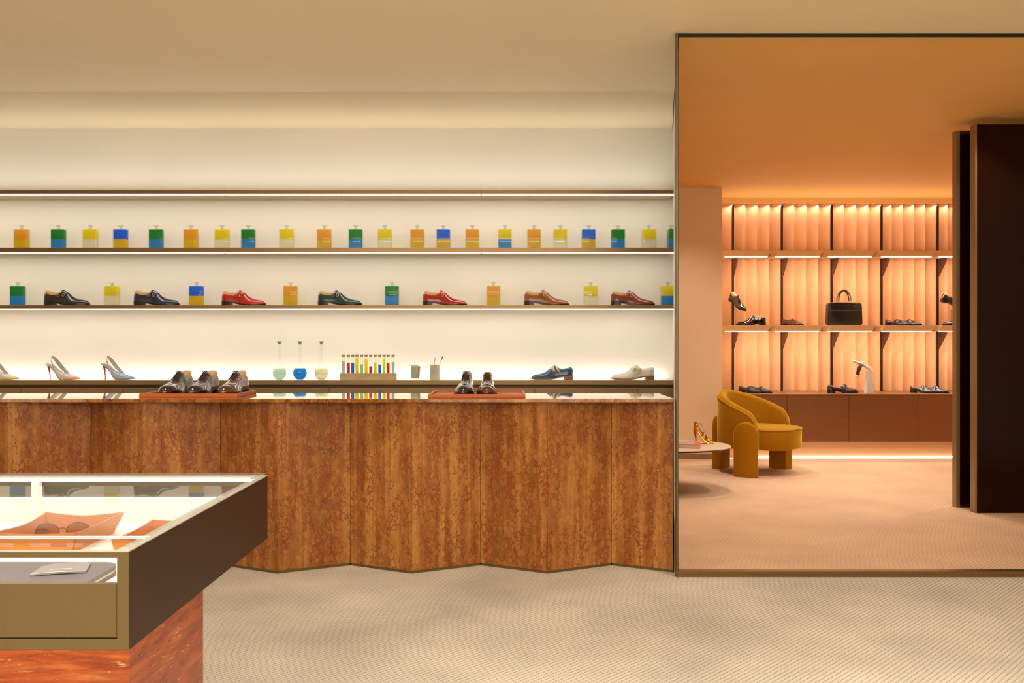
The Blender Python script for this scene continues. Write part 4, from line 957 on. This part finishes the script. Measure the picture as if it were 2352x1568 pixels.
# ------------------------------------------------------------------ handbag, belt stand
t = thing('briefcase_bag', 'black crocodile handbag with two rolled handles on the lower peach shelf', 'handbag', (PX(1938, YQ), YQ, zs2))
M_CROC = croc(); bw, bh, bd = .173, .228, .045
rr = []
for y, k in ((-bd, .96), (-bd * .85, .995), (-bd * .5, 1), (bd * .5, 1), (bd * .85, .995), (bd, .96)):
    pts = rr_(-bw * k, bw * k, .0, bh * k, .028, 5); rr.append([(x * (1 - .05 * (z / bh)), y, z + (1 - k) * bh * .5) for x, z in pts])
obj('body', loft(nb(), rr), M_CROC, t, ang=.9)
obj('flap_band', bx(-bw * .93, bw * .93, -bd - .003, -bd + .002, bh * .63, bh * .655, bev=.001, seg=1), L_DK, t, sm=False)
obj('zipper', tube(nb(), [(-bw * .85, 0, bh + .001), (bw * .85, 0, bh + .001)], .003, 6), M_GOLD, t)
for y in (-bd * .6, bd * .6):
    hd = obj('handle', tube(nb(), bez([(-.062, y, bh - .03), (-.060, y, bh + .03), (-.044, y * .8, bh + .088), (0, y * .7, bh + .122), (.044, y * .8, bh + .088), (.060, y, bh + .03), (.062, y, bh - .03)], 6), .0065, 10), L_DK, t)
    for s_ in (-1, 1): obj('ring', tube(nb(), [(s_ * .060, y - .001, bh + .002), (s_ * .060, y - .001, bh + .014)], .0085, 10), M_GOLD, hd)
for s_ in (-1, 1): obj('stud', lathe(nb(), [(.001, -.004), (.007, -.003), (.007, .003), (.001, .004)], 12), M_GOLD, t, loc=(s_ * (bw * .965), 0, bh * .78), rot=(0, PI / 2, 0))
bx0 = PX(1996, YQ2)
t = thing('belt_stand', 'white tapered stand with a slanting arm on the low cabinets', 'display stand', (bx0, YQ2, zq))
hp = PZ(853, YQ2) - zq
bm = nb(); loft(bm, [[(x * k, y * k, z) for x, y in ((-.034, -.034), (.034, -.034), (.034, .034), (-.034, .034))] for z, k in ((0, 1), (.02, .99), (hp, .62))])
M_WSTAND = mat('matte white resin', '#efe4d4', .4); obj('column', bm, M_WSTAND, t, sm=False)
dx0 = PX(1957, YQ2) - bx0; dz0 = PZ(828, YQ2) - zq
pts = bez([(.026, 0, hp + .002), (.0, 0, hp + .030), (-.05, 0, hp + .060), (-.11, 0, hp + .088), (dx0, 0, dz0)], 6)
obj('arm', tube(nb(), pts, [.018 - .013 * abs(i / (len(pts) - 1) - .25) for i in range(len(pts))], 12), M_WSTAND, t)
t = thing('coiled_belt', 'dark brown belt with gold buckle hanging on the white stand', 'belt', (PX(1976, YQ2), YQ2 - .0, PZ(836, YQ2)))
pts = bez([(.018, -.024, .004), (.004, -.030, .0), (-.018, -.034, -.03), (-.034, -.034, -.075), (-.036, -.034, -.105)], 6)
obj('strap', ribbon(nb(), pts, .034, .004, [(-.6, -.7, .5)] * len(pts)), mat('dark belt leather', '#38180e', .3, 0, .5), t, ang=1.2)
pts = bez([(.018, -.024, .004), (.020, .0, .022), (.012, .026, .004), (-.010, .03, -.04), (-.022, .028, -.095)], 6)
obj('strap', ribbon(nb(), pts, .034, .004, [(-.3, .2, 1)] * len(pts)), mat('dark belt leather', '#38180e', .3, 0, .5), t, ang=1.2)
bm = nb(); cs = [(-.055, -.038, -.112), (-.020, -.038, -.106), (-.026, -.038, -.150), (-.060, -.038, -.155), (-.055, -.038, -.112)]
for a, b in zip(cs, cs[1:]): tube(bm, [a, b], .0022, 6)
tube(bm, [(-.038, -.038, -.109), (-.043, -.038, -.152)], .0018, 6); obj('buckle', bm, M_GOLD, t)
